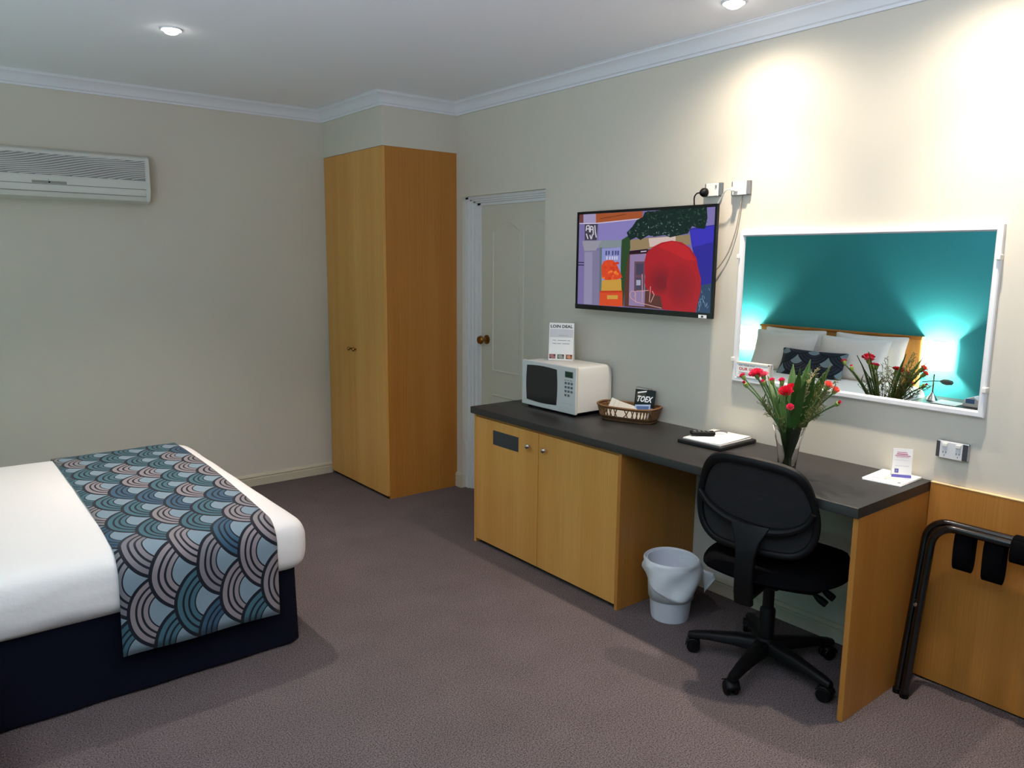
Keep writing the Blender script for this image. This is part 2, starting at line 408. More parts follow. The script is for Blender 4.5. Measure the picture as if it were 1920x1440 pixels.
# ------------------------------------------------------------------ door
sd = struct(MB().box(.075, .125, -1.0405, -1.86, .004, 1.948).build('door_1', DOORP, bevel=.002))
def doorpanel(y0, y1, z0, z1, arch):
    yc = (y0+y1)/2; hw = abs(y1-y0)/2
    pts = [(-hw, z0), (hw, z0), (hw, z1)]
    if arch:
        for i in range(1, 12):
            t_ = i/12; x = hw-2*hw*t_; s_ = math.sin(PI*t_)**1.0
            pts.append((x, z1+arch*min(1, 1.25*(1-abs(2*t_-1)))))
    pts.append((-hw, z1))
    mb = MB()
    # moulded groove edge: outer bead and raised field
    def ring(sc, x):
        return [Vector((x, yc - p[0]*(1-sc/hw), (z0+z1)/2+(p[1]-(z0+z1)/2)*(1-sc/((z1-z0)/2)))) for p in pts]
    n = len(pts); rings = [ring(0, .0752), ring(.0015, .0705), ring(.005, .0705), ring(.012, .0745)]
    vs_ = [v for rg in rings for v in rg]
    fs = [(i*n+j, i*n+(j+1) % n, (i+1)*n+(j+1) % n, (i+1)*n+j) for i in range(len(rings)-1) for j in range(n)]+[tuple((len(rings)-1)*n+j for j in range(n))]
    mb.add(vs_, fs)
    return mb.build('door_panel', DOORP, sd, smooth=True, sharp=20)
doorpanel(-1.165, -1.455, .86, 1.782, .058); doorpanel(-1.478, -1.768, .86, 1.782, .058)
doorpanel(-1.165, -1.455, .30, .70, 0); doorpanel(-1.478, -1.768, .30, .70, 0)
dk = MB().lathe([(.031, 0), (.031, .006), (.024, .009), (.012, .011), (.010, .034), (.018, .040), (.027, .048), (.029, .058), (.024, .068), (.010, .072)], (.075, -1.105, 1.065), 20, ax=(-1, 0, 0))
dk.build('door_knob', BRASS, sd, smooth=True)
# stepped architrave inside the recess
ar = MB()
for (a, b, x0) in ((0, .038, .024), (.034, .060, .036), (.056, .082, .050), (.078, .1185, .066)):
    ar.box(x0, .13, DY0-a, DY0-b, 0, DZ-a*.5)
    ar.box(x0, .13, DY0-a, DY1+.002, DZ-b*.5, DZ-a*.5)
struct(ar.build('trim_6', ARCHP, bevel=.003))

# ------------------------------------------------------------------ downlights
def downlight(x, y, wt, col, beam, label):
    t = thing('ceiling_downlight', label, 'light', (x, y, CEIL-.023), 'recessed ceiling downlights')
    MB().lathe([(.034, -.001), (.044, -.006), (.048, -.003), (.048, -.0003), (.034, -.0003)], (x, y, CEIL), 28, cap0=False, cap1=False).build('trim_ring', TRIMP, t, smooth=True)
    MB().lathe([(.0335, -.0015), (.033, -.008), (.029, -.016), (.020, -.021), (.001, -.023)], (x, y, CEIL), 24, cap0=False).build('lens', mat('lamp_lens', (255, 255, 255), .3, emit=(255, 250, 240), es=25), t, smooth=True)
    l = bpy.data.lights.new('downlight_beam', 'SPOT'); l.energy = wt; l.color = col; l.spot_size = math.radians(beam); l.spot_blend = 1.0; l.shadow_soft_size = .028
    o = bpy.data.objects.new('downlight_beam', l); C.objects.link(o); o.location = (x, y, CEIL-.026)
    if beam > 150:      # the lamp's narrow core beam inside its wide spill
        k = bpy.data.lights.new('downlight_core', 'SPOT'); k.energy = 85; k.color = col; k.spot_size = math.radians(84); k.spot_blend = 1; k.shadow_soft_size = .028
        o = bpy.data.objects.new('downlight_core', k); C.objects.link(o); o.location = (x, y, CEIL-.026)
for a in DOWN: downlight(*a)

# ------------------------------------------------------------------ wardrobe
t = thing('wardrobe', 'tall beech two-door built-in wardrobe in the back corner', 'wardrobe', (-.28, -.427, 0))
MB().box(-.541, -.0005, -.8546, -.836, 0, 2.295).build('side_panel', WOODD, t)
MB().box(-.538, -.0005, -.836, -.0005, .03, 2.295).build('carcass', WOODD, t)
MB().box(-.52, -.5, -.836, -.0005, 0, .03).build('kickboard', mat('kick_dark', (60, 46, 30), .7), t)
for (y0, y1, ky) in ((-.012, -.4095, -.372), (-.4125, -.8546, -.440)):
    dr = MB().box(-.56, -.542, y0, y1, .022, 2.293).build('door', WOOD, t, bevel=.0015)
    MB().lathe([(.006, 0), (.006, .014), (.012, .018), (.014, .024), (.010, .030), (.003, .031)], (-.56, ky, .975), 16, ax=(-1, 0, 0)).build('knob', BRASS, dr, smooth=True)

# ------------------------------------------------------------------ desk run: cupboard, worktop, end panel
CY0, CY1 = -1.816, -2.9425
t = thing('bar_cupboard', 'beech two-door cupboard with grey vent under the microwave end of the desk', 'cupboard', (-.27, (CY0+CY1)/2, 0))
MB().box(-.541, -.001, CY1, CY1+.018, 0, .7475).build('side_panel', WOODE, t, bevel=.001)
MB().box(-.541, -.001, CY0-.018, CY0, 0, .7475).build('side_panel', WOOD, t, bevel=.001)
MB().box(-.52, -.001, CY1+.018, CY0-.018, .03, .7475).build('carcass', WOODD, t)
MB().box(-.49, -.47, CY1+.018, CY0-.018, 0, .03).build('kickboard', BLACKP, t)
MB().box(-.536, -.52, CY1+.018, CY0-.018, .735, .7475).build('rail', WOODD, t)
for (y0, y1, ky, kz) in ((CY0-.0195, -2.3700, -2.305, .655), (-2.3735, CY1+.0195, -2.432, .658)):
    dr = MB().box(-.541, -.523, y0, y1, .025, .733).build('door', WOOD, t, bevel=.0015)
    MB().lathe([(.006, 0), (.0055, .012), (.012, .015), (.0145, .021), (.012, .027), (.004, .029)], (-.541, ky, kz), 16, ax=(-1, 0, 0)).build('knob', CHROME, dr, smooth=True)
    if ky > -2.35:
        vt = MB().box(-.5435, -.541, -1.994, -2.211, .604, .682)
        for i in range(9): vt.box(-.5455, -.5435, -1.999, -2.206, .6085+i*.0081, .6125+i*.0081)
        o = vt.build('vent', DARKG, dr)
t = MB()
prof = [(-.5535, .748), (-.556, .7505), (-.556, .7815), (-.5552, .7837), (-.5530, .785), (-.001, .785), (-.001, .748)]
t.prism([(p[0], p[1]) for p in prof], (0, -1.8007, 0), (1, 0, 0), (0, 0, 1), 2.2336)
tag(t.build('desk_worktop', STONE, smooth=True, sharp=40), 'long charcoal laminate worktop running from cupboard to end panel along the wall', 'worktop')
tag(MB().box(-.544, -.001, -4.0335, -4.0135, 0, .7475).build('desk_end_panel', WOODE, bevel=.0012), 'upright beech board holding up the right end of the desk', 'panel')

# ------------------------------------------------------------------ television
TX, TY0, TY1, TZ0, TZ1 = -.097, -2.145, -3.059, 1.336, 1.853
t = thing('television', 'flat black wall television switched on above the microwave', 'television', (-.05, -2.6, TZ0))
MB().box(-.080, -.046, TY0-.07, TY1+.07, TZ0+.03, TZ1-.06).build('back_shell', BLACKP, t, bevel=.006)
MB().box(-.088, -.080, TY0-.001, TY1+.001, TZ0+.001, TZ1-.001).build('back_panel', BLACKP, t, bevel=.002)
fr = MB(); bz = .0135
for b in ((TY0, TY1, TZ1-bz, TZ1), (TY0, TY1, TZ0, TZ0+.024), (TY0, TY0-bz, TZ0+.024, TZ1-bz), (TY1+bz, TY1, TZ0+.024, TZ1-bz)): fr.box(TX, -.086, *b)
fr.build('bezel', mat('gloss_bezel', (12, 11, 13), .25), t, bevel=.0015)
MB().box(-.05, -.0005, -2.45, -2.75, 1.45, 1.75).build('wall_bracket', BLACKP, t)
MB().box(TX-.0008, TX, -2.982, -3.028, TZ0+.001, TZ0+.016).build('sticker', PAPER, t)
MB().box(TX-.0014, TX-.0008, -2.998, -3.010, TZ0+.004, TZ0+.013).build('sticker_print', DARKG, t)
sc = MB().box(-.0925, -.088, TY0-bz, TY1+bz, TZ0+.024, TZ1-bz).build('screen', mat('screen_glass', (6, 6, 8), .12), t)
def hom(quad):
    import numpy as np
    A = []; B = []
    for (x, y), (uu, vv) in zip(quad, ((0, 1), (1, 1), (1, 0), (0, 0))):
        A += [[x, y, 1, 0, 0, 0, -uu*x, -uu*y], [0, 0, 0, x, y, 1, -vv*x, -vv*y]]; B += [uu, vv]
    h = np.linalg.solve(np.array(A, float), np.array(B, float))
    def f(p):
        w_ = h[6]*p[0]+h[7]*p[1]+1
        return (min(1, max(0, (h[0]*p[0]+h[1]*p[1]+h[2])/w_)), min(1, max(0, (h[3]*p[0]+h[4]*p[1]+h[5])/w_)))
    return f
hf = hom([(349, 408), (1350, 358), (1333, 1170), (335, 1086)])
tv = []
def tp(col, pts): tv.append((col, [hf(p) for p in pts]))
def tl(col, pts, wd):
    for q in pline(pts, wd): tp(col, q)
def blob(col, cx, cy, rx, ry, n=28, jit=.05, seed=1):
    g = random.Random(seed); tp(col, [(cx+rx*math.cos(2*PI*i/n)*(1+g.uniform(-jit, jit)), cy+ry*math.sin(2*PI*i/n)*(1+g.uniform(-jit, jit))) for i in range(n)])
tp((124, 114, 168), [(349, 408), (1350, 358), (1333, 1170), (335, 1086)])
tp((138, 128, 190), [(490, 470), (812, 440), (700, 600), (490, 604)])
tp((164, 154, 192), [(378, 405), (470, 402), (470, 470), (378, 472)])
tp((110, 62, 60), [(349, 408), (378, 407), (378, 470), (349, 472)])
tp((166, 84, 44), [(470, 402), (812, 386), (812, 440), (470, 470)])
tl((120, 58, 32), [(500, 440), (690, 408)], 6); tl((204, 192, 216), [(349, 474), (470, 474), (812, 441)], 8)
tp((68, 62, 78), [(388, 480), (484, 478), (476, 600), (388, 600)])
for s_ in ([(398, 530), (402, 492), (420, 488), (424, 540)], [(428, 540), (432, 494), (448, 500), (452, 560)], [(462, 488), (466, 540), (474, 580)], [(400, 550), (412, 590)], [(426, 560), (436, 592), (446, 556)], [(404, 515), (420, 515)], [(432, 520), (450, 520)]): tl((206, 202, 214), s_, 8)
tp((134, 146, 152), [(372, 604), (682, 600), (655, 655), (500, 660), (372, 640)])
tp((154, 152, 166), [(372, 606), (512, 604), (470, 680), (385, 682)])
tp((130, 124, 158), [(382, 680), (498, 676), (496, 1092), (378, 1088)]); tp((150, 144, 176), [(388, 690), (446, 688), (444, 1088), (384, 1086)])
tl((40, 38, 52), [(340, 766), (384, 768)], 7); tl((40, 38, 52), [(340, 786), (384, 788)], 7)
tp((96, 116, 118), [(500, 655), (516, 655), (514, 1095), (498, 1093)])
tp((146, 150, 204), [(516, 664), (656, 655), (656, 1100), (514, 1095)])
for i, x in enumerate((542, 562, 590, 612, 630)): tp((74, 78, 136), [(x, 682), (x+13, 680), (x+12, 714-(i % 2)*6), (x, 716)])
for i, x in enumerate((548, 570, 588, 606, 622)): tp((208, 208, 238), [(x, 724), (x+11, 722), (x+10, 748), (x, 750)])
tp((92, 56, 50), [(690, 690), (1000, 660), (1000, 1135), (684, 1108)])
tp((148, 128, 168), [(724, 712), (844, 704), (838, 1110), (720, 1100)])
tp((104, 76, 92), [(758, 764), (838, 764), (834, 990), (758, 990)]); tp((74, 66, 90), [(772, 780), (826, 780), (824, 866), (772, 866)]); tp((78, 72, 96), [(772, 888), (826, 888), (824, 980), (772, 980)])
tp((170, 170, 196), [(774, 905), (806, 905), (806, 946), (774, 946)])
tp((42, 18, 34), [(720, 684), (856, 668), (856, 702), (720, 708)]); tp((206, 196, 214), [(804, 686), (846, 682), (846, 690), (804, 694)])
tp((152, 132, 98), [(722, 602), (860, 585), (1165, 565), (1172, 640), (860, 668), (722, 682)]); tp((214, 192, 184), [(860, 590), (1060, 574), (1060, 640), (870, 655)])
tp((44, 74, 42), [(662, 600), (722, 560), (726, 660), (706, 760), (690, 905), (680, 1105), (664, 1104), (656, 800)])
tp((50, 44, 156), [(1160, 520), (1347, 490), (1335, 1100), (1260, 1000), (1180, 640)]); tp((62, 54, 190), [(1165, 530), (1345, 500), (1344, 620), (1190, 660)])
tp((132, 122, 182), [(1288, 362), (1350, 358), (1348, 492), (1284, 500)])
tp((52, 74, 104), [(1255, 950), (1337, 935), (1333, 1170), (1225, 1162)])
for i in range(16):
    g = random.Random(i); x, y = g.uniform(1235, 1320), g.uniform(970, 1120); tl((120, 150, 172), [(x, y), (x+g.uniform(-12, 12), y+g.uniform(15, 40))], 4)
FO = [(698, 545), (740, 500), (770, 452), (815, 430), (830, 394), (950, 376), (1285, 360), (1292, 440), (1275, 522), (1230, 520), (1180, 500), (1150, 556), (1100, 566), (1020, 584), (980, 566), (900, 578), (860, 566), (800, 602), (770, 580), (722, 604)]
tp((20, 40, 36), FO)
g = random.Random(3)
def inside(p, P):
    k = False
    for (a, b), (c, e) in zip(P, P[1:]+P[:1]):
        if (b > p[1]) != (e > p[1]) and p[0] < (c-a)*(p[1]-b)/(e-b)+a: k = not k
    return k
for i in range(260):
    p = (g.uniform(700, 1290), g.uniform(370, 600))
    if inside(p, FO):
        low = p[1] > 470 and p[0] < 1100
        c = g.choice([(64, 96, 88), (96, 124, 124), (40, 70, 56), (130, 150, 154)]) if low else g.choice([(14, 26, 30), (30, 60, 44), (24, 50, 40), (50, 80, 66)])
        a = g.uniform(0, 6.28); s_ = g.uniform(5, 11) if low else g.uniform(8, 18)
        tp(c, [(p[0]+s_*math.cos(a), p[1]+s_*math.sin(a)), (p[0]+s_*.4*math.cos(a+1.6), p[1]+s_*.4*math.sin(a+1.6)), (p[0]-s_*math.cos(a), p[1]-s_*math.sin(a)), (p[0]-s_*.4*math.cos(a+1.6), p[1]-s_*.4*math.sin(a+1.6))])
# a large plain red mound and an orange potted bush stand where the broadcast's figures are
tp((174, 32, 42), [(850, 700), (900, 652), (960, 622), (1035, 608), (1110, 622), (1170, 664), (1220, 740), (1235, 820), (1258, 900), (1258, 1000), (1240, 1080), (1225, 1160), (980, 1136), (955, 1020), (880, 960), (836, 860), (836, 760)])
tp((196, 36, 44), [(930, 650), (1035, 612), (1150, 660), (1215, 760), (1150, 760), (1040, 700)])
for i in range(9): blob((168-5*i, 32-i//2, 42), 950+i*2, 900+i*4, 112-9*i, 130-11*i, jit=.03, seed=40+i)
for i in range(7): blob((166-3*i, 30, 42), 1110-i*3, 950+i*3, 110-11*i, 170-18*i, jit=.04, seed=60+i)
tp((220, 72, 36), [(520, 890), (515, 800), (530, 762), (560, 750), (600, 752), (625, 775), (650, 830), (672, 885), (640, 898), (600, 906), (560, 908)])
for i in range(26):
    g = random.Random(i+90); blob(g.choice([(236, 98, 44), (206, 58, 34), (226, 84, 40), (240, 128, 52)]), g.uniform(530, 640), g.uniform(770, 895), g.uniform(7, 15), g.uniform(6, 13), n=9, jit=.25, seed=i)
tp((204, 156, 66), [(520, 905), (664, 898), (668, 985), (516, 985)]); tp((218, 78, 40), [(506, 985), (674, 985), (676, 1108), (502, 1098)]); tp((196, 62, 34), [(506, 985), (674, 985), (674, 1000), (506, 1000)]); tp((206, 158, 70), [(560, 1020), (640, 1020), (640, 1050), (560, 1050)])
for s_ in ([(735, 1040), (728, 1010), (742, 990), (768, 992), (774, 1020), (762, 1030)], [(735, 1040), (780, 1075), (970, 1124)], [(820, 860), (824, 1075)], [(776, 990), (870, 986)], [(884, 955), (876, 1075)], [(896, 990), (912, 1020), (886, 1080)], [(770, 1000), (774, 1078)]): tl((206, 160, 160), s_, 5)
wy, wz = abs(TY1-TY0)-2*bz, TZ1-bz-TZ0-.024
printing('picture', tv, (-.0925, TY0-bz, TZ0+.024), (0, -wy, 0), (0, 0, wz), sc, glow=.85, step=.00003)

# ------------------------------------------------------------------ mirror
t = thing('wall_mirror', 'wide white-framed mirror hung on the wall above the desk', 'mirror', (-.01, -3.66, 1.054))
my0, my1, mz0, mz1 = -3.1303, -4.1905, 1.054, 1.7323
MB().box(-.012, -.002, my0-.006, my1+.006, mz0+.006, mz1-.006).build('mirror_glass', MIRROR, t)
fw = .024; PR = [(0, -.001), (0, -.020), (.004, -.024), (.018, -.024), (.022, -.018), (fw, -.0123), (fw, -.001)]
ring = [(my0, mz0, 1, 1), (my1, mz0, -1, 1), (my1, mz1, -1, -1), (my0, mz1, 1, -1)]
vs_ = []
for (y, z, sy, sz) in ring:
    for (a, x) in PR: vs_.append((x, y-sy*a, z+sz*a))
k = len(PR); fs = [(i*k+j, ((i+1) % 4)*k+j, ((i+1) % 4)*k+(j+1) % k, i*k+(j+1) % k) for i in range(4) for j in range(k)]
MB().add(vs_, fs).build('frame', mat('white_frame', (226, 227, 228), .35), t, smooth=True, sharp=30)
for (y, z) in ((my0-.004, 1.62), (my1+.004, 1.62), (my0-.004, 1.155), (my1+.004, 1.155)):
    MB().box(-.034, -.001, y-.007, y+.007, z-.010, z+.010).build('clip', WHITEP, t, bevel=.003)
t = thing('notice_card', 'small white notice card with red lettering tucked in the lower left of the mirror', 'card', (-.016, -3.245, 1.075))
MB().box(-.0265, -.0130, -3.156, -3.326, 1.078, 1.147).build('card', PAPER, t)
nb = MB(); nb.box(-.0285, -.0265, -3.320, -3.326, 1.078, 1.147).box(-.0285, -.0265, -3.156, -3.326, 1.142, 1.147); nb.build('border', mat('cream_edge', (236, 226, 200), .5), t)
printing('lettering', [((120, 116, 112), ('FOR YOUR STAY', .012, .050, .085, .008)), ((190, 52, 60), ('OUR GUESTS', .014, .032, .125, .013)), ((150, 146, 142), rect(.014, .020, .11, .023)), ((150, 146, 142), rect(.014, .012, .10, .015))], (-.0265, -3.156, 1.078), (0, -1, 0), (0, 0, 1), t)

# ------------------------------------------------------------------ wall outlets
def outlet(name, label, y0, y1, z0, z1, dep, plate, side):
    t = thing(name, label, 'outlet', (-.01, (y0+y1)/2, z0), None)
    MB().box(-dep*.7, -.0005, y0, y1, z0, z1).build('mounting_block', side, t, bevel=.004)
    w_ = y0-y1
    MB().box(-dep, -dep*.68, y0-w_*.13, y1+w_*.16, z0+.001, z1-.002).build('face_plate', plate, t, bevel=.002)
    return t
t = outlet('power_outlet', 'white power outlet with black plug just above the television', -2.921, -3.016, 1.893, 1.954, .026, WHITEP, mat('steel_side', (96, 104, 108), .4))
MB().box(-.030, -.0255, -2.988, -2.996, 1.931, 1.942).build('switch', GREYP, t, bevel=.001)
o = thing('plug_lead', 'black plug and lead running down behind the television top', 'cable', (-.045, -2.93, 1.85))
MB().lathe([(.010, 0), (.020, .004), (.021, .018), (.014, .030), (.006, .036)], (-.0265, -2.938, 1.913), 14, ax=(-1, .15, -.1)).build('plug', BLACKP, o, smooth=True)
MB().tube(smoothpath([(-.066, -2.930, 1.909), (-.070, -2.918, 1.906), (-.062, -2.899, 1.892), (-.05, -2.890, 1.868), (-.04, -2.888, 1.83), (-.035, -2.90, 1.78)]), .0032, 8).build('lead', BLACKP, o, smooth=True)
t = outlet('aerial_outlet', 'white aerial outlet with white plug to the right of the plugged power outlet', -3.068, -3.166, 1.890, 1.954, .026, WHITEP, mat('steel_side2', (110, 112, 116), .4))
o = thing('aerial_lead', 'white aerial lead arching from its outlet to the television corner', 'cable', (-.04, -3.06, 1.83))
MB().box(-.056, -.0265, -3.092, -3.112, 1.905, 1.925).build('plug', WHITEP, o, bevel=.004)
MB().tube(smoothpath([(-.052, -3.090, 1.917), (-.058, -3.072, 1.912), (-.05, -3.045, 1.890), (-.04, -3.010, 1.845), (-.038, -2.995, 1.80), (-.04, -2.98, 1.74)]), .0026, 8).build('lead', WHITEP, o, smooth=True)
o = MB().tube(smoothpath([(-.012, -3.126, 1.889), (-.013, -3.121, 1.858), (-.014, -3.110, 1.78), (-.013, -3.096, 1.718), (-.013, -3.064, 1.634), (-.016, -3.010, 1.561), (-.03, -2.96, 1.53)]), .0026, 8).build('data_lead', mat('grey_cord', (150, 142, 128), .5), smooth=True)
tag(o, 'grey lead hanging from the aerial outlet in a curve behind the television', 'cable')
t = outlet('power_outlet', 'grey-ended double power outlet below the right end of the mirror', -4.043, -4.153, .884, .950, .024, mat('pale_plate', (212, 212, 212), .4), STEEL)
for y in (-4.066, -4.112):
    MB().box(-.029, -.023, y, y-.018, .930, .943).build('switch', WHITEP, t, bevel=.002)
    s_ = MB()
    for (dy, dz) in ((.004, -.022), (.014, -.022), (.009, -.034)): s_.box(-.0246, -.0238, y-dy+.001, y-dy-.001, .930+dz-.0025, .930+dz+.0025)
    s_.build('socket_slot', BLACKP, t)
for y_ in ((-4.044, -4.056), (-4.136, -4.150)): MB().box(-.0205, -.0165, *y_, .887, .946).build('end_cap', DARKG, t)
t = outlet('power_outlet', 'pale power outlet half hidden behind the wicker basket', -2.537, -2.639, .878, .945, .026, mat('putty_plate', (186, 184, 170), .5), mat('putty_side', (160, 158, 144), .5))
MB().box(-.034, -.025, -2.616, -2.630, .884, .938).build('switch', WHITEP, t, bevel=.002)

# ------------------------------------------------------------------ microwave
MX, MY0, MY1, MZ0, MZ1 = -.300, -1.940, -2.380, .800, 1.047
t = thing('microwave', 'white microwave oven with dark window standing on the worktop', 'microwave', (-.16, -2.16, .785))
def bod(a, b):
    # body tapering slightly to the back, rounded top edge
    y = MY0-.012 if False else 0
    return (0, 0, 0)
secs = []
prof = lambda x, inset, top: [(x, MY0-inset, MZ0+.004), (x, MY1+inset, MZ0+.004), (x, MY1+inset, top-.045), (x, MY1+inset+.010, top-.008), (x, MY1+inset+.022, top), (x, MY0-inset-.022, top), (x, MY0-inset-.010, top-.008), (x, MY0-inset, top-.045)]
for (x, i_, tp_) in ((-.285, .002, MZ1-.001), (-.17, .003, MZ1), (-.10, .004, MZ1-.001), (-.048, .006, MZ1-.002), (-.042, .012, MZ1-.008), (-.018, .016, MZ1-.014)): secs.append(prof(x, i_, tp_))
n = 8; fs = [(i*n+j, i*n+(j+1) % n, (i+1)*n+(j+1) % n, (i+1)*n+j) for i in range(5) for j in range(n)]+[tuple(range(n)), tuple(range(5*n, 6*n))]
MB().add([p for s_ in secs for p in s_], fs).build('body', WHITEP, t, bevel=.004, smooth=True, sharp=50)
MB().box(-.290, -.284, MY1-.001, MY0+.001, MZ0, MZ1+.0005).build('front_frame', CREAMP, t, bevel=.002)
fp = MB().box(MX, -.290, MY0+.001, MY1-.001, MZ0-.002, MZ1+.001).build('front_panel', mat('microwave_front', (216, 215, 210), .4), t, bevel=.004, seg=3)
wy0, wy1, wz0, wz1 = -1.985, -2.232, .830, 1.022
pts = []
for i in range(8): pts.append((i/7, 0+.05*math.sin(PI*i/7)*-1))
win = []
def q(a, b): return (a, b)
N_ = 10
for i in range(N_): win.append((wy0-(wy0-wy1)*i/N_, wz0-.006*math.sin(PI*i/N_)))
for i in range(N_): win.append((wy1-.006*math.sin(PI*i/N_), wz0+(wz1-wz0)*i/N_))
for i in range(N_): win.append((wy1+(wy0-wy1)*i/N_, wz1+.006*math.sin(PI*i/N_)))
for i in range(N_): win.append((wy0+.006*math.sin(PI*i/N_), wz1-(wz1-wz0)*i/N_))
MB().prism([(-p[0], p[1]) for p in win], (MX-.0005, 0, 0), (0, -1, 0), (0, 0, 1), .0012).build('window', mat('oven_window', (36, 37, 38), .3, spec=.5), t)
MB().box(MX-.0012, MX, -2.296, -2.358, .9895, 1.023).build('display_surround', GREYP, t)
MB().box(MX-.002, MX-.0012, -2.300, -2.354, .992, 1.020).build('display', mat('green_display', (18, 60, 44), .2), t)
for rr in range(4):
    for cc in range(3):
        if rr == 3 and cc == 2: continue
        y = -2.296-cc*.023; z = .966-rr*.0215
        MB().box(MX-.0022, MX, y, y-.0155, z-.0125, z).build('button', mat('button_grey', (104, 108, 112), .5), t, bevel=.0012)
printing('small_print', [((140, 142, 146), rect(a, .173, a+.016, .177)) for a in (0, .021, .044)]+[((150, 152, 156), rect(-.01, .0505, .062, .0512))], (MX, -2.292, .800), (0, -1, 0), (0, 0, 1), t)
for (x, y) in ((-.27, -1.98), (-.27, -2.34), (-.06, -1.98), (-.06, -2.34)): MB().lathe([(.012, 0), (.014, .020)], (x, y, .785), 10).build('foot', BLACKP, t)

# menu card on the microwave
def tent(name, label, P0, P1, h, tk, items, lean=.018, back=.03):
    P0, P1 = Vector(P0), Vector(P1); U = (P1-P0).normalized(); N = U.cross(Vector((0, 0, 1)))  # towards viewer
    if N.dot(CAM-P0) < 0: N = -N
    t = thing(name, label, 'card', (P0+P1)/2)
    w_ = (P1-P0).length
    top = Vector((0, 0, h))-N*lean
    V = top.normalized(); NN = U.cross(V); 
    if NN.dot(CAM-P0) < 0: NN = -NN
    vs_ = [P0, P1, P1+top, P0+top]; mb = MB()
    mb.add(vs_+[p-NN*tk for p in vs_], [(0,1,2,3),(7,6,5,4),(0,4,5,1),(1,5,6,2),(2,6,7,3),(3,7,4,0)]); mb.build('front_leaf', PAPER, t)
    B0, B1 = P0-N*(lean+back), P1-N*(lean+back)
    vb = [B0, B1, P1+top-N*.001, P0+top-N*.001]; mb = MB()
    mb.add(vb+[p+N*-tk for p in vb], [(0,1,2,3),(7,6,5,4),(0,4,5,1),(1,5,6,2),(2,6,7,3),(3,7,4,0)]); mb.build('back_leaf', PAPER, t)
    printing('print', [(c, [(p[0]*w_, p[1]*h) for p in g_] if not isinstance(g_[0], str) else (g_[0], g_[1]*w_, g_[2]*h, g_[3]*w_, g_[4]*h)) for c, g_ in items], P0, U, V, t)
    return t
its = [((206, 204, 206), rect(.03, .62, .97, .84)), ((40, 38, 40), ('LOIN DEAL', .05, .87, .90, .085)), ((150, 148, 150), rect(.38, .665, .78, .675))]
for (x0, x1, y) in ((.15, .28, .53), (.36, .72, .53), (.76, .86, .53), (.15, .30, .445), (.33, .50, .445), (.55, .84, .445)): its.append(((142, 140, 142), rect(x0, y, x1, y+.014)))
for (x0, x1, a, b, c) in ((.03, .29, (150, 104, 102), (176, 120, 116), (70, 40, 46)), (.36, .64, (120, 124, 116), (158, 162, 150), (70, 72, 62)), (.71, .97, (150, 104, 80), (204, 150, 118), (96, 54, 40))):
    its += [(a, rect(x0, .045, x1, .165)), (b, [(x0+.04, .06), (x1-.06, .07), (x1-.08, .14), (x0+.08, .15)]), (c, rect(x1-.07, .12, x1-.01, .16)), (c, rect(x0+.02, .05, x0+.09, .075))]
tent('menu_card', 'white menu tent card with three food photos standing on the microwave', (-.207, -2.055, 1.0485), (-.126, -2.167, 1.0485), .206, .0012, its)

# ------------------------------------------------------------------ wicker basket with sachets
bc = Vector((-.115, -2.585, .785))
BU = Vector((.30, -.955, 0)).normalized(); BV = Vector((.955, .30, 0)).normalized()
t = thing('wicker_basket', 'small oval brown wicker basket on the worktop right of the microwave', 'basket', bc)
def oval(a, hl, hw, z): 
    c, s_ = math.cos(a), math.sin(a); e = .62
    return bc+BU*hl*math.copysign(abs(c)**e, c)+BV*hw*math.copysign(abs(s_)**e, s_)+Vector((0, 0, z))
def ringt(hl, hw, z, rr, m, name, dz=0):
    pts = [oval(2*PI*i/48, hl, hw, z+dz*math.cos(4*PI*i/48)) for i in range(49)]
    return MB().tube(pts, rr, 6, cap=False).build(name, m, t, smooth=True)
ringt(.165, .088, .078, .0055, WICKER, 'rim', .003); ringt(.160, .084, .068, .004, WICKER, 'upper_band'); ringt(.148, .073, .024, .004, DWICK, 'lower_band'); ringt(.140, .066, .006, .006, DWICK, 'base_ring')
mb = MB()
lo = [oval(2*PI*i/48, .140, .066, .004) for i in range(48)]; l2 = [oval(2*PI*i/48, .147, .072, .022) for i in range(48)]
mb.add(lo+l2, [(i, (i+1) % 48, 48+(i+1) % 48, 48+i) for i in range(48)]+[tuple(range(48))]); mb.build('woven_base', DWICK, t, solid=.004)
mb = MB()
for i in range(84):
    a = 2*PI*i/84; b = a+(.10 if i % 2 else -.06)
    mb.tube([oval(a, .149, .074, .022), oval((a+b)/2, .156, .080, .045), oval(b, .161, .085, .070)], .0029, 5)
mb.build('upright_canes', WICKER, t, smooth=True)['kind'] = 'stuff'
for s_ in (1, -1):
    ends = MB()
    pts = [oval((0 if s_ > 0 else PI)+x, .164, .087, .0) for x in (-.5, -.25, 0, .25, .5)]
    for i in range(4):
        p, q_ = pts[i], pts[i+1]
        ends.add([p*1+Vector((0, 0, .024))+(bc-p)*.08*Vector((1, 1, 0)), q_+Vector((0, 0, .024))+(bc-q_)*.08*Vector((1, 1, 0)), q_+Vector((0, 0, .076)), p+Vector((0, 0, .076))], [(0, 1, 2, 3)])
    ends.build('end_weave', DWICK, t, solid=.003)
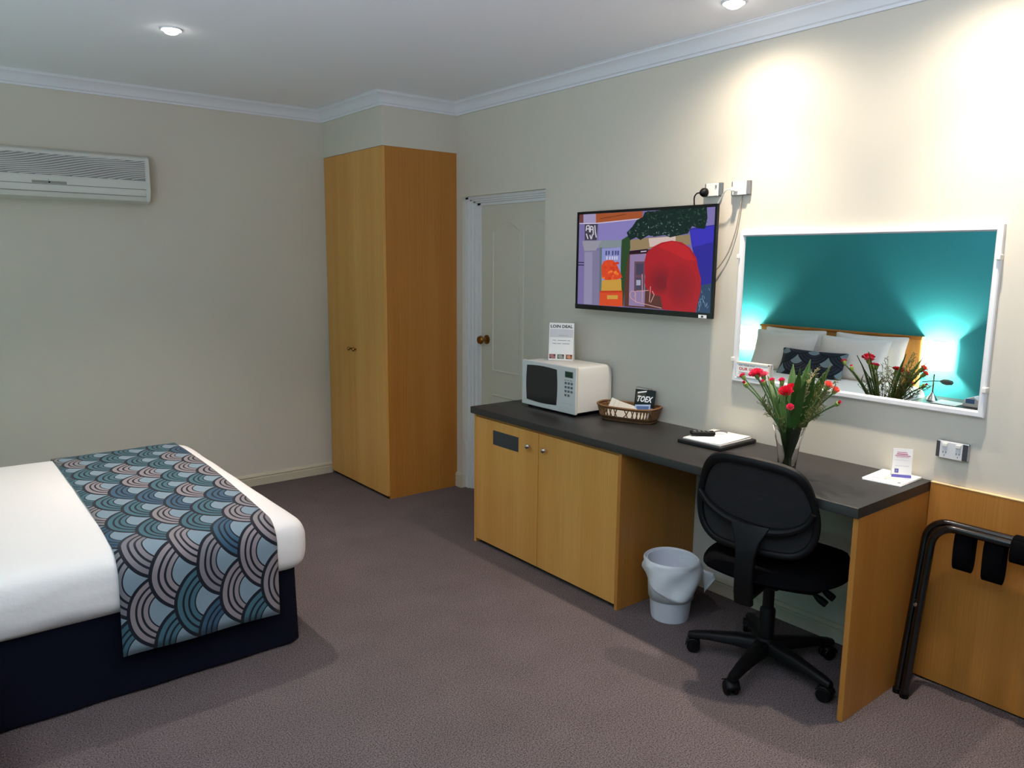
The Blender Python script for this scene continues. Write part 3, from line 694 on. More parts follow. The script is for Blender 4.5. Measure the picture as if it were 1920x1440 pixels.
def slab(name, label, cat, P, U, V, w_, h, tk, m, items=None, group=None):
    P, U, V = Vector(P), Vector(U).normalized(), Vector(V).normalized(); N = U.cross(V)
    if N.dot(CAM-P) < 0: N = -N; 
    t = thing(name, label, cat, P, group)
    vs_ = [P, P+U*w_, P+U*w_+V*h, P+V*h]
    MB().add(vs_+[p-N*tk for p in vs_], [(0,1,2,3),(7,6,5,4),(0,4,5,1),(1,5,6,2),(2,6,7,3),(3,7,4,0)]).build('card' if cat == 'card' else 'sleeve', m, t, bevel=min(.0008, tk*.4))
    if items: printing('print', items, P, U, V, t)
    return t
Z = Vector((0, 0, 1))
lean = lambda a: (Z*math.cos(a)+BV*math.sin(a))
slab('envelope', 'cream paper envelope leaning at the front of the wicker basket', 'envelope', bc-BU*.125-BV*.030+Z*.012, BU*.955-Z*.30, Z*.955+BU*.28+BV*.25, .215, .105, .006, mat('cream_paper', (236, 228, 212), .7), [((206, 196, 178), rect(.024, .002, .026, .103)), ((214, 204, 188), rect(.046, .002, .048, .103))])
slab('envelope', 'second cream paper envelope just behind the front one in the basket', 'envelope', bc-BU*.10-BV*.010+Z*.012, BU*.97-Z*.20, Z*.97+BU*.18+BV*.25, .200, .090, .005, mat('cream_paper2', (228, 222, 210), .7), None)
tx = slab('sachet', 'black sachet with white block lettering standing at the back of the basket', 'sachet', bc+BU*.012+BV*.020+Z*.012, BU, lean(.18), .112, .150, .004, mat('black_sachet', (22, 22, 24), .3), [((74, 74, 60), rect(.008, .090, .030, .135)), ((60, 62, 52), rect(.034, .10, .060, .142)), ((236, 236, 238), [(.014, .128), (.062, .139), (.064, .146), (.014, .136)]), ((240, 240, 244), ('TOEX', .016, .086, .086, .032, .35)), ((96, 120, 168), rect(.030, .028, .104, .060)), ((150, 172, 206), rect(.044, .046, .098, .056))])
slab('sachet', 'small blue and white sachet in front of the black one in the basket', 'sachet', bc+BU*.030-BV*.006+Z*.012, BU*.97+Z*.1, lean(.16), .085, .074, .004, mat('blue_sachet', (176, 192, 222), .35), [((92, 116, 160), rect(.010, .046, .078, .066)), ((236, 238, 242), rect(.014, .010, .076, .040))])

# ------------------------------------------------------------------ folder, remote, booklets on the desk
t = thing('compendium_folder', 'black leather folder lying on the desk left of the vase', 'folder', (-.16, -3.16, .785))
FA, FB, FCc, FD = Vector((-.297, -3.052, 0)), Vector((-.288, -3.282, 0)), Vector((-.014, -3.276, 0)), Vector((-.014, -3.036, 0))
def slabz(P, z0, z1): 
    return MB().add([p+Z*z0 for p in P]+[p+Z*z1 for p in P], [(0,1,2,3),(7,6,5,4),(0,4,5,1),(1,5,6,2),(2,6,7,3),(3,7,4,0)])
slabz([FA, FB, FCc, FD], .785, .803).build('cover', mat('black_leather', (24, 22, 24), .42, bump=(300, .2)), t, bevel=.005, seg=3)
ctr = (FA+FB+FCc+FD)/4
P2 = [ctr+(p-ctr)*.86 for p in (FA, FB, FCc, FD)]
o = slabz(P2, .8032, .8085).build('note_paper', PAPER, bevel=.0008); tag(o, 'white note paper stack lying on the black folder', 'paper')
def curl(a, b):
    p = P2[0].lerp(P2[1], b).lerp(P2[3].lerp(P2[2], b), a); return p*.985+ctr*.015+Z*(.8098+.004*a*a+.006*max(0, b-.7))
o = MB().grid(curl, 8, 8).build('letter_sheet', PAPER, smooth=True, solid=.0005); tag(o, 'single loose white sheet curling on top of the note paper', 'paper')
t = thing('remote_control', 'black television remote lying on the white paper of the folder', 'remote', (-.16, -3.13, .8155))
RU = Vector((.75, -.66, 0)).normalized(); RV = Vector((.66, .75, 0)).normalized(); rc = Vector((-.185, -3.105, .8155))
def obx(c, U, V, a, b, z0, z1): return MB().add([c+U*sx*a+V*sy*b+Z*zz for zz in (z0, z1) for sx, sy in ((-1, -1), (1, -1), (1, 1), (-1, 1))], [(0,3,2,1),(4,5,6,7),(0,1,5,4),(1,2,6,5),(2,3,7,6),(3,0,4,7)])
obx(rc, RU, RV, .055, .022, 0, .016).build('case', BLACKP, t, bevel=.006, seg=3)
for i in range(4):
    for j in range(2): obx(rc+RU*(-.035+i*.02)+RV*(-.008+j*.016), RU, RV, .006, .004, .016, .0175).build('button', GREYP, t)
o = MB().tube(smoothpath([rc+RU*.05+RV*.02+Z*.004, rc+RU*.075+RV*.035+Z*.010, rc+RU*.105+RV*.035+Z*.009, rc+RU*.12+RV*.03+Z*.004]), [.004]*18+[.0045], 8).build('ballpoint_pen', mat('smoke_plastic', (110, 104, 104), .3), smooth=True)
tag(o, 'grey pen lying beside the black remote on the folder', 'pen')
BK = [Vector((-.204, -3.865, 0)), Vector((-.189, -4.004, 0)), Vector((-.012, -4.0, 0)), Vector((-.012, -3.852, 0))]
o = thing('magazine', 'lower white magazine flat on the right end of the desk', 'magazine', (-.1, -3.93, .785))
slabz(BK, .785, .7895).build('pages', PAPER, o, bevel=.0008)
o = thing('brochure', 'upper white brochure with dark marks under the small upright card', 'brochure', (-.1, -3.93, .7898))
B2 = [p+Vector((.004, .003, 0)) if i < 2 else p for i, p in enumerate(BK)]
slabz(B2, .7898, .7925).build('pages', PAPER, o, bevel=.0006)
itm = [((60, 60, 66), [(.02, .04), (.05, .036), (.05, .04), (.02, .045)]), ((52, 52, 60), [(.062, .045), (.066, .045), (.070, .06), (.066, .06)]), ((70, 70, 90), [(.10, .03), (.125, .05), (.123, .053), (.098, .033)]), ((50, 54, 56), rect(.118, .022, .128, .032)), ((240, 226, 180), rect(.05, .06, .10, .085)), ((190, 170, 176), rect(.02, .10, .06, .104)), ((120, 120, 160), rect(.112, .10, .13, .106))]
printing('print', itm, BK[0]+Z*.7925, (BK[1]-BK[0]).normalized(), (BK[3]-BK[0]).normalized(), o)
its = [((205, 120, 150), rect(.22, .86, .72, .885)), ((190, 90, 130), rect(.2, .80, .76, .83)), ((196, 110, 140), rect(.12, .745, .9, .772)), ((216, 150, 170), rect(.18, .70, .84, .715)), ((214, 196, 204), rect(.1, .60, .85, .61)), ((170, 170, 180), rect(.15, .40, .84, .41)), ((92, 92, 160), rect(.14, .16, .34, .30)), ((150, 150, 205), rect(.20, .20, .28, .26)), ((104, 100, 176), rect(0, 0, 1, .10))]
tent('tent_card', 'small white and blue tent card standing on the brochures by the outlet', (-.103, -3.927, .793), (-.066, -3.984, .793), .110, .001, its, lean=.010, back=.022)

# ------------------------------------------------------------------ vase and flowers
vc = Vector((-.38, -3.655, .785))
t = thing('glass_vase', 'clear flared glass vase of flowers standing on the desk', 'vase', vc)
OUT = [(.030, 0), (.034, .002), (.034, .014), (.0335, .03), (.036, .07), (.043, .12), (.053, .165), (.062, .198)]
INN = [(.0605, .198), (.0510, .165), (.0405, .12), (.033, .07), (.0295, .034), (.024, .024), (.001, .022)]
MB().lathe(OUT+INN, vc, 28, cap1=False).build('glass', GLASS, t, smooth=True, sharp=60)
def at(px, py, x):
    ray = d+r2*((px-960)/F)-u2*((py-720)/F); k = (x-CAM.x)/ray.x; return CAM+ray*k
def dirs(base, tip, bow=.25, n=10, sag=0):
    """stem curve from the vase foot through the mouth to the tip"""
    base, tip = Vector(base), Vector(tip)
    mouth = vc+Z*.19+Vector(((tip-vc).x, (tip-vc).y, 0)).normalized()*min(.045, .3*math.hypot((tip-vc).x, (tip-vc).y))
    return smoothpath([base, base.lerp(mouth, .55)+Z*.01, mouth, mouth.lerp(tip, .55)+Z*(.02-sag), tip], 5)
REDS = [(228, 62, 96), (214, 34, 62), (242, 112, 136), (228, 54, 112)]
def carnation(c, ax, rad, col, parent, openess=1.0, seed=0, colm=None):
    g = random.Random(seed); ax = Vector(ax).normalized(); U = ax.orthogonal().normalized(); W = ax.cross(U); mb = MB(); c = Vector(c)
    for (lay, rr, h, cup) in ((0, 1.0, .30, .35), (1, .85, .48, .55), (2, .62, .66, .85), (3, .36, .78, 1.2)):
        np_ = 7 if lay < 3 else 4
        for p in range(np_):
            a0 = 2*PI*(p/np_)+lay*.5+g.uniform(-.15, .15); wd = 2*PI/np_*.72
            def f(a, b):
                th = a0+(a-.5)*wd*(.35+.65*b)*1.4
                ru = rad*openess*rr*(b**.7)*(1+.07*math.sin(a*PI*7+seed+p))*(.92+.08*math.sin(a*PI))
                zz = rad*(h*.9*b**(1+cup)+.1*b+.10*b*math.sin(a*PI*6+p))+rad*.25
                if openess < .7: zz = rad*(1.3*b+.1)
                return c+(U*math.cos(th)+W*math.sin(th))*ru+ax*zz
            mb.grid(f, 5, 3)
    return mb.build('bloom', colm, parent, smooth=True, sharp=80)
BLM = [mat('bloom_%d' % i, c_, .6, spec=.2, var=(90, .25)) for i, c_ in enumerate(REDS)]
CORAL = mat('bloom_coral', (238, 118, 100), .6, spec=.2, var=(90, .2)); SALM = mat('bloom_salmon', (232, 120, 86), .6, spec=.2, var=(90, .25))
FL = [  # px, py, x-plane, radius, open, material, label
    (1395.5, 702, -.40, .017, .8, BLM[0], 'pink carnation furthest left in the vase'),
    (1400, 718, -.42, .013, .5, BLM[1], 'red carnation bud lowest on the far left of the vase'),
    (1421, 695, -.44, .029, 1, BLM[0], 'large pink open carnation at the upper left of the vase'),
    (1433, 700, -.42, .022, 1, BLM[2], 'pale pink carnation touching the large one at upper left'),
    (1432.5, 714, -.44, .014, .7, BLM[3], 'small pink carnation just below the upper left pair'),
    (1449, 711, -.40, .015, .8, BLM[3], 'small pink carnation left of the middle, level with the mirror frame'),
    (1467, 711, -.38, .017, .8, BLM[3], 'pink carnation just above the large red pair in the middle'),
    (1474.5, 728, -.46, .027, 1, BLM[1], 'large red carnation in the middle front of the vase'),
    (1486, 723, -.42, .024, 1, BLM[1], 'red carnation behind right of the large middle one'),
    (1505, 732, -.42, .014, .8, BLM[1], 'small red carnation on the right of the middle leaves'),
    (1482, 759, -.48, .016, .9, BLM[0], 'lowest red carnation near the vase mouth'),
    (1551, 717, -.39, .021, .8, CORAL, 'coral tulip-like bloom at the upper right of the vase'),
    (1564, 727, -.37, .019, .8, CORAL, 'coral bloom at far right beside the other coral one'),
    (1569, 753, -.36, .012, .5, BLM[0], 'small closed pink bud on a twig reaching far right'),
]
def mirr(px, py, x):
    p = at(px, py, -.024-x); p.x = x; return p
for i, (px, py, x, rad, op, cm, lb) in enumerate(FL):
    c = at(px, py, x) if px is not None else py
    t = thing('carnation', lb, 'flower', vc+Z*.03)
    ang = math.atan2(c.y-vc.y, c.x-vc.x)
    base = vc+Z*.028-Vector((math.cos(ang), math.sin(ang), 0))*.012+Vector((rnd.uniform(-.012, .012), rnd.uniform(-.012, .012), 0))
    P = dirs(base, c-Vector((0, 0, rad*.9)), sag=.01); ax = (P[-1]-P[-3]).normalized()+Vector((0, 0, .3))+(CAM-c).normalized()*.35
    c0 = P[-1]
    MB().tube(P, .0031, 6).build('stem', STEMG, t, smooth=True)
    MB().lathe([(.003, -.004), (.008, .004), (.0095, .016), (rad*.5, rad*.55+.012)], c0-Vector(ax).normalized()*.006, 10, ax=ax, cap1=False).build('calyx', CALYX, t, smooth=True)
    carnation(c0+Vector(ax).normalized()*.004, ax, rad, 0, t, op, i, cm)
    # narrow grassy leaves on the stem
    for k in range(2):
        s0 = P[10+k*4]; dv = Vector((rnd.uniform(-1, 1), rnd.uniform(-1, 1), 1.0)).normalized()*.05
        MB().tube(smoothpath([s0, s0+dv*.5+Z*.006, s0+dv], 3), [.0008, .0022, .0026, .0022, .0016, .0010, .0003], 4).build('leaf', STEMG, t, smooth=True)
BL = [  # blade leaves: tip point, width
    (at(1439, 704, -.31), .028), (at(1487, 682, -.26), .030), (at(1519, 674, -.24), .034), (at(1558, 684, -.31), .028), (at(1500, 690, -.46), .026), (at(1530, 700, -.44), .026), (at(1462, 716, -.34), .022),
    (at(1512, 712, -.5), .022)]
BLAB = ['green blade leaf curving to the far left of the bouquet', 'tall green blade leaf left of the middle of the bouquet', 'tallest broad green blade leaf in the middle of the bouquet', 'green blade leaf pointing up to the far right of the bouquet',
    'green blade leaf in front of the middle, behind the red pair', 'green blade leaf right of the middle with a lower tip', 'narrow green blade leaf left of the red pair', 'short green blade leaf at the front right of the bouquet']
for i, (tip, wd) in enumerate(BL):
    wd *= 1.55
    ang = math.atan2(tip.y-vc.y, tip.x-vc.x)
    base = vc+Z*.026-Vector((math.cos(ang), math.sin(ang), 0))*.008+Vector((rnd.uniform(-.01, .01), rnd.uniform(-.01, .01), 0))
    P = dirs(base, tip); n = len(P)-1
    W = Vector((.75+rnd.uniform(-.35, .35), -.66, 0)).normalized()
    def f(a, b, P=P, n=n, wd=wd, W=W):
        k = a*n; i0 = min(int(k), n-1); p = P[i0].lerp(P[i0+1], k-i0)
        prof_ = min(1, .25+a*1.6)*(1-max(0, (a-.62)/.38)**1.6)
        lim = wd if a > .38 else min(wd, .032)
        return p+W*(b-.5)*lim*max(.03, prof_)+Vector((W.y, -W.x, 0))*abs(b-.5)*.12*wd
    t = MB().grid(f, 22, 4).build('blade_leaf', LEAF, smooth=True, solid=.0006, origin=vc+Z*.03)
    tag(t, BLAB[i], 'leaf', 'blade leaves in the vase')
def sprig(tip, m, seed, nb=16, ln=.035, curl_=0):
    g = random.Random(seed); ang = math.atan2(tip.y-vc.y, tip.x-vc.x)
    base = vc+Z*.026-Vector((math.cos(ang), math.sin(ang), 0))*.010+Vector((g.uniform(-.01, .01), g.uniform(-.01, .01), 0)); P = dirs(base, tip, sag=.02); mb = MB(); mb.tube(P, [.002*(1-.7*i/len(P)) for i in range(len(P))], 5)
    n = len(P)
    for k in range(nb):
        i = int(n*.42+(n*.56)*k/nb); p = P[min(i, n-1)]; tdir = (P[min(i+1, n-1)]-P[i-1]).normalized()
        dv = (tdir*.8+Vector((g.uniform(-1, 1), g.uniform(-1, 1), g.uniform(-.3, .8)))*.8).normalized()*ln*g.uniform(.5, 1.1)
        q1 = p+dv*.5+Vector((g.uniform(-1, 1), g.uniform(-1, 1), g.uniform(-1, 1)))*.004; q2 = p+dv
        mb.tube([p, q1, q2], [.0011, .0009, .0005], 4)
        for s_ in range(3):
            e = p.lerp(q2, .35+.25*s_); ee = e+Vector((g.uniform(-1, 1), g.uniform(-1, 1), g.uniform(-.3, 1))).normalized()*ln*.3
            mb.tube([e, ee], [.0009, .0012], 4)
    return mb.build('filler_sprig', m, smooth=True, origin=vc+Z*.03)
for i, (tp_, m_) in enumerate([(at(1540, 752, -.36), TWIG), (at(1532, 775, -.42), TWIG), (at(1556, 722, -.34), TWIG), (at(1545, 735, -.30), TWIG), (at(1432, 755, -.42), TWIG), (at(1436, 770, -.40), TWIG), (at(1500, 735, -.40), TWIG), (at(1545, 765, -.45), TWIG),
                              (mirr(1655, 700, -.28), TWIG), (mirr(1665, 680, -.30), TWIG), (mirr(1712, 680, -.36), TWIG), (mirr(1722, 695, -.37), TWIG), (mirr(1700, 705, -.34), TWIG), (mirr(1735, 700, -.39), TWIG), (mirr(1640, 700, -.27), TWIG)]):
    tag(sprig(tp_, m_, i+20, 22, .045), 'fine olive twiggy filler sprig spreading from the glass vase', 'sprig', 'olive filler sprigs in the vase')
for i, tp_ in enumerate([at(1526, 700, -.40), at(1520, 712, -.44)]):
    tag(sprig(tp_, DRYT, i+60, 30, .030), ('upper dry straw-coloured curly sprig right of the middle of the bouquet', 'lower dry straw-coloured curly sprig beside the small red carnation')[i], 'sprig', 'dry sprigs in the vase')

# ------------------------------------------------------------------ waste bin with liner
bc2 = Vector((-.385, -3.125, 0))
t = thing('waste_bin', 'round white plastic waste bin on the carpet under the desk', 'bin', bc2)
MB().lathe([(.078, .002), (.082, 0), (.086, .012), (.112, .272), (.115, .276), (.109, .276), (.080, .012), (.001, .010)], bc2, 36, cap0=True, cap1=False).build('bucket', BINW, t, smooth=True)
NB = 48
def liner(a, b):
    th = 2*PI*a; g_ = noise.noise(Vector((math.cos(th)*1.5, math.sin(th)*1.5, b*2)))
    cx_, cy_ = math.cos(th), math.sin(th)
    # front hangs lowest towards the camera side
    front = .5+.5*math.cos(th-math.radians(245))
    low = .275-(.055+.105*front**1.5)
    prof_ = [(.100, .10), (.108, .245), (.112, .272), (.118, .284), (.1245, .276), (.126, .262)]
    if b < .5:
        k = b/.5*5; i = min(int(k), 4); rr = prof_[i][0]+(prof_[i+1][0]-prof_[i][0])*(k-i); z = prof_[i][1]+(prof_[i+1][1]-prof_[i][1])*(k-i)
        rr += g_*.006; z += g_*.006*(b*2)
    else:
        k = (b-.5)*2; z = .262+(low-.262)*k; rr = .126-.012*k+.012*math.sin(PI*k)*(.6+g_)+g_*.010+.004*math.sin(th*5+k*5)
        rr = max(rr, .086+(z/.272)*.026+.006)
    return bc2+Vector((cx_*rr, cy_*rr, z))
MB().grid(liner, NB, 22).build('bin_liner', BAG, t, smooth=True, sharp=80, solid=.0012)
ft = MB(); c0 = bc2+Vector((.075, -.085, .255))
def flap(a, b): 
    p = c0+Vector((.015+.045*b, -.02-.030*b, -.02*b-.02))+Vector((.006, -.006, -.11))*(1-a)*(1-b*.75); return p+Vector((.003*math.sin(a*7), 0, 0))
ft.grid(flap, 8, 5).build('liner_flap', BAG, t, smooth=True, solid=.001)

# ------------------------------------------------------------------ office chair
t = thing('office_chair', 'black mesh-back swivel office chair pushed in at the desk', 'chair', (-.42, -3.64, 0))
th = math.radians(12); Fd = Vector((math.cos(th), math.sin(th), 0)); Rd = Vector((math.sin(th), -math.cos(th), 0)); O_ = Vector((-.42, -3.64, 0))
def ch(fx, rx, z): return O_+Fd*fx+Rd*rx+Z*z
bs = MB().lathe([(.040, .060), (.052, .075), (.048, .110), (.034, .125)], O_, 20).build('base_hub', BLACKP, t, smooth=True)
for k in range(5):
    a = math.radians(46+72*k); dv = Vector((math.cos(a), math.sin(a), 0)); pv = Vector((-dv.y, dv.x, 0))
    secs = [(.03, .030, .066, .118), (.12, .027, .072, .112), (.22, .022, .070, .098), (.285, .019, .064, .086), (.305, .014, .062, .080)]
    vs_ = []
    for (l, hw, z0, z1) in secs:
        for (s_, z) in ((-1, z0), (1, z0), (1, z1-.010), (.6, z1), (-.6, z1), (-1, z1-.010)): vs_.append(O_+dv*l+pv*hw*s_+Z*z)
    n = 6; fs = [(i*n+j, i*n+(j+1) % n, (i+1)*n+(j+1) % n, (i+1)*n+j) for i in range(4) for j in range(n)]+[tuple(range(n)), tuple(range(4*n, 5*n))]
    MB().add(vs_, fs).build('base_arm', BLACKP, t, smooth=True, sharp=50)
    ca = a+rnd.uniform(-.9, .9); cv = Vector((math.cos(ca), math.sin(ca), 0)); cp = Vector((-cv.y, cv.x, 0)); cc_ = O_+dv*.292
    cs = MB()
    for s_ in (-1, 1): cs.lathe([(.010, -.009), (.024, -.009), (.0265, -.006), (.0265, .006), (.024, .009), (.010, .009)], cc_+cp*.015*s_+Z*.0268-cv*.01, 18, ax=cp)
    ca_ = cs.build('caster', BLACKP, t, smooth=True)
    hd = MB().grid(lambda q_, w_: cc_-cv*.01+Z*.0268+(cv*math.cos(PI*(.05+.75*q_))+Z*math.sin(PI*(.05+.75*q_)))*.031+cp*(w_-.5)*.052, 8, 2)
    hd.tube([cc_+Z*.05, cc_+Z*.075], .007, 8)
    hd.build('caster_hood', BLACKP, ca_, smooth=True, solid=.003)
MB().lathe([(.030, .10), (.030, .24), (.027, .245), (.022, .25), (.022, .40)], O_, 20).build('gas_column', BLACKP, t, smooth=True)
mb = MB(); mb.add([ch(a, b, z) for z in (.375, .415) for a, b in ((-.13, -.08), (.12, -.08), (.12, .08), (-.13, .08))], [(0,3,2,1),(4,5,6,7),(0,1,5,4),(1,2,6,5),(2,3,7,6),(3,0,4,7)])
mb.build('seat_mechanism', BLACKP, t, bevel=.012, seg=3)
def seatf(top):
    def f(a, b):
        A, B = (a-.5)*2, (b-.5)*2
        # square to rounded shape
        x = A*math.sqrt(max(0, 1-.42*B*B)); y = B*math.sqrt(max(0, 1-.36*A*A))
        e = max(abs(A), abs(B)); rim = max(0, (e-.72)/.28)
        fx, rx = x*.275+.020, y*.268+.020
        if top: z = .482-.006*math.cos(A*2)-.040*rim**2.2-.018*max(0, A-.4)**1.5
        else: z = .415+.028*rim**2.0-.012*max(0, A-.5)
        return ch(fx, rx, z)
    return f
sm = MB().grid(seatf(True), 18, 18).grid(seatf(False), 18, 18).build('seat', BLACKF, t, smooth=True, sharp=70)
# back frame: rounded trapezoid loop leaning back, curved in plan
def bk(rx, z):
    k = (z-.54)/.36
    return ch(-.205-.035*k+.45*rx*rx+.01*math.sin(PI*k), rx, z-.010*k-.05*max(0, rx+.10)*k)
def outline(s_):
    P = []
    ctrl = [(0, .903), (.11, .897), (.168, .868), (.202, .80), (.220, .70), (.205, .61), (.155, .560), (.08, .548), (0, .546)]
    L = [(a*s_, .72+(b-.72)*s_) for a, b in ctrl]
    half = smoothpath([Vector((a, b, 0)) for a, b in L], 4)
    full = half+[Vector((-p.x, p.y, 0)) for p in reversed(half[1:-1])]
    return full
ol = outline(1.0); loop = [bk(p.x, p.y) for p in ol]
mb = MB(); n = len(loop); nr_ = 10; vs_ = []
for i in range(n):
    tg = (loop[(i+1) % n]-loop[i-1]).normalized(); inw = (ch(-.22, 0, .72)-loop[i]); ref = (inw-tg*inw.dot(tg)).normalized(); bi = tg.cross(ref)
    topf = max(0, min(1, (ol[i].y-.80)/.08))
    ra, rb = .014+.006*topf, .013+.006*topf
    for j in range(nr_):
        a = 2*PI*j/nr_; vs_.append(loop[i]+ref*math.cos(a)*ra+bi*math.sin(a)*rb)
mb.add(vs_, [(i*nr_+j, i*nr_+(j+1) % nr_, ((i+1) % n)*nr_+(j+1) % nr_, ((i+1) % n)*nr_+j) for i in range(n) for j in range(nr_)])
bf = mb.build('back_frame', BLACKP, t, smooth=True)
mb = MB(); rings = [outline(s_) for s_ in (.97, .75, .5, .25)]
vs_ = [bk(p.x, p.y)+Fd*(.012*(1-si)) for si, rg in zip((1, .7, .4, .2), rings) for p in rg]+[bk(0, .72)+Fd*.012]
n = len(rings[0]); fs = [(i*n+j, i*n+(j+1) % n, (i+1)*n+(j+1) % n, (i+1)*n+j) for i in range(3) for j in range(n)]+[(3*n+j, 3*n+(j+1) % n, 4*n) for j in range(n)]
MB().add(vs_, fs).build('back_mesh', MESHF, t, smooth=True)
# crescent support rib across the outside of the back
rib = [(-.214, .745), (-.17, .695), (-.10, .660), (-.02, .645), (.06, .640), (.13, .655), (.19, .695), (.214, .745)]
pp = smoothpath([bk(a, b)-Fd*.020 for a, b in rib], 4)
MB().tube(pp, [.010+.008*math.sin(PI*i/(len(pp)-1)) for i in range(len(pp))], 10).build('support_rib', BLACKP, t, smooth=True)
secs = []
for (fx, z, hw, tk) in ((-.232, .655, .075, .016), (-.252, .60, .048, .022), (-.262, .54, .036, .026), (-.266, .46, .034, .026), (-.264, .40, .034, .026), (-.252, .350, .034, .026)):
    secs.append([ch(fx-tk/2, -hw, z), ch(fx-tk/2-.004, 0, z), ch(fx-tk/2, hw, z), ch(fx+tk/2, hw, z), ch(fx+tk/2, -hw, z)])
n = 5; fs = [(i*n+j, i*n+(j+1) % n, (i+1)*n+(j+1) % n, (i+1)*n+j) for i in range(5) for j in range(n)]+[tuple(range(n)), tuple(range(5*n, 6*n))]
MB().add([p for s_ in secs for p in s_], fs).build('back_bracket', BLACKP, t, bevel=.005, smooth=True, sharp=50)
mb = MB(); mb.add([ch(a, b, z) for z in (.372, .392) for a, b in ((-.26, -.032), (-.05, -.032), (-.05, .032), (-.26, .032))], [(0,3,2,1),(4,5,6,7),(0,1,5,4),(1,2,6,5),(2,3,7,6),(3,0,4,7)]); mb.build('back_bar', BLACKP, t, bevel=.005)
for (fx, ln_, zz) in ((.04, .155, .305), (.10, .165, .31)):
    pp = smoothpath([ch(fx, .06, .395), ch(fx+.01, .11, .37), ch(fx+.02, ln_, zz+.02), ch(fx+.028, ln_+.045, zz-.01)], 4)
    k = len(pp); MB().tube(pp, [.007 if i < k*.6 else .007+.009*math.sin(PI*min(1, (i-k*.6)/(k*.45))) for i in range(k)], 8).build('lever', BLACKP, t, smooth=True)
# knob under the seat on the left
MB().lathe([(.010, 0), (.018, .004), (.018, .026), (.010, .03)], ch(-.20, -.015, .330), 14, ax=Z).build('tension_knob', BLACKP, t, smooth=True)

# ------------------------------------------------------------------ folded luggage rack
t = thing('luggage_rack', 'folded black tube luggage rack leaning on the wall panel beside the desk', 'luggage rack', (-.17, -4.30, 0))
def uframe(foot, top, right, rad, name):
    f0 = Vector(foot); tp_ = Vector(top); rt = Vector(right); up = (tp_-f0).normalized(); ac = (rt-tp_).normalized(); R_ = .075
    P = [f0, f0.lerp(tp_-up*R_, .5), tp_-up*R_]+[tp_-up*R_+ac*R_-ac*R_*math.cos(PI/2*i/8)+up*R_*math.sin(PI/2*i/8) for i in range(1, 9)]
    L = (rt-tp_).length
    e = tp_+ac*(L-R_); P += [e]+[e+ac*R_*math.sin(PI/2*i/8)-up*R_*(1-math.cos(PI/2*i/8)) for i in range(1, 9)]
    q_ = f0+ac*L
    P += [(tp_+ac*L-up*R_).lerp(q_, .5), q_]
    o = MB().tube(P, rad, 12).build(name, GLOSSB, t, smooth=True)
    for p in (f0, q_): MB().lathe([(rad+.002, 0), (rad+.002, .018)], p, 12).build('foot_cap', BLACKP, o)
    return o
uframe((-.190, -4.060, 0), (-.060, -4.060, .655), (-.060, -4.62, .655), .0145, 'tube_frame')
uframe((-.205, -4.092, 0), (-.105, -4.098, .652), (-.105, -4.585, .652), .0145, 'tube_frame')
MB().lathe([(.006, 0), (.006, .03)], (-.165, -4.083, .35), 10, ax=(1, 0, 0)).build('pivot_bolt', STEEL, t)
def strap(y, w_, zl, wrap=False):
    P = [(-.108, .640), (-.114, .60), (-.112, zl+.03), (-.104, zl+.008), (-.090, zl), (-.076, zl+.008), (-.068, zl+.03), (-.064, .60), (-.060, .642)]
    if wrap: P = [(-.112, .672), (-.124, .660), (-.128, .62), (-.120, .598), (-.100, .590), (-.078, .600), (-.062, .640), (-.050, .668), (-.070, .678), (-.095, .680), (-.112, .673)]
    pp = smoothpath([(a, 0, b) for a, b in P], 3)
    MB().grid(lambda a, b: Vector((pp[min(int(a*(len(pp)-1)+.5), len(pp)-1)].x, y-w_*b-.010*a*0, pp[min(int(a*(len(pp)-1)+.5), len(pp)-1)].z)), len(pp)-1, 2).build('strap', BLACKF, t, smooth=True, solid=.003)
strap(-4.172, .058, .505); strap(-4.268, .062, .495)
strap(-4.352, .060, .60, True); strap(-4.46, .060, .52)

# ------------------------------------------------------------------ air conditioner
t = thing('air_conditioner', 'white split air conditioner mounted high on the back wall', 'air conditioner', (-2.2, -.1, 1.91))
AX0, AX1 = -2.64, -1.762
body = [(0, 2.186), (-.150, 2.184), (-.182, 2.170), (-.190, 2.150), (-.192, 2.045), (-.192, 1.985), (-.186, 1.950), (-.165, 1.922), (-.12, 1.912), (0, 1.912)]
MB().prism([(p[0], p[1]) for p in body], (AX0+.02, 0, 0), (0, 1, 0), (0, 0, 1), AX1-AX0-.04).build('housing', ACW, t, smooth=True, sharp=40)
for x in (AX0, AX1-.022):
    c_ = (-.095, 2.05); big = [(min(-.0005, c_[0]+(a-c_[0])*1.03), c_[1]+(b-c_[1])*1.02) for a, b in body]
    MB().prism(big, (x, 0, 0), (0, 1, 0), (0, 0, 1), .022).build('end_cap', ACW, t, smooth=True, sharp=40, bevel=.004)
MB().box(AX0+.03, AX1-.026, -.1935, -.190, 2.036, 2.156).build('grille_panel', mat('grille_back', (140, 139, 137), .7), t)
gr = MB()
for i in range(-14, 10):
    pts = []
    for j in range(33):
        x = AX0+.03+(AX1-.026-AX0-.03)*j/32; k = j/32
        z = 2.036+.0120*i+.150*k+.0045*math.sin(k*13+i*.45)
        z = min(2.156, max(2.036, z))
        pts.append((x, -.1945, z))
    vis = [p for p in pts if 2.0365 < p[2] < 2.1555]
    if len(vis) > 2: gr.tube(vis, .0034, 5)
gr.build('grille_ribs', ACG, t, smooth=True)
MB().box(AX0+.03, AX1-.026, -.1965, -.190, 2.152, 2.160).build('grille_top_rail', ACW, t); MB().box(AX0+.03, AX1-.026, -.1965, -.190, 2.030, 2.037).build('grille_bottom_rail', ACW, t)
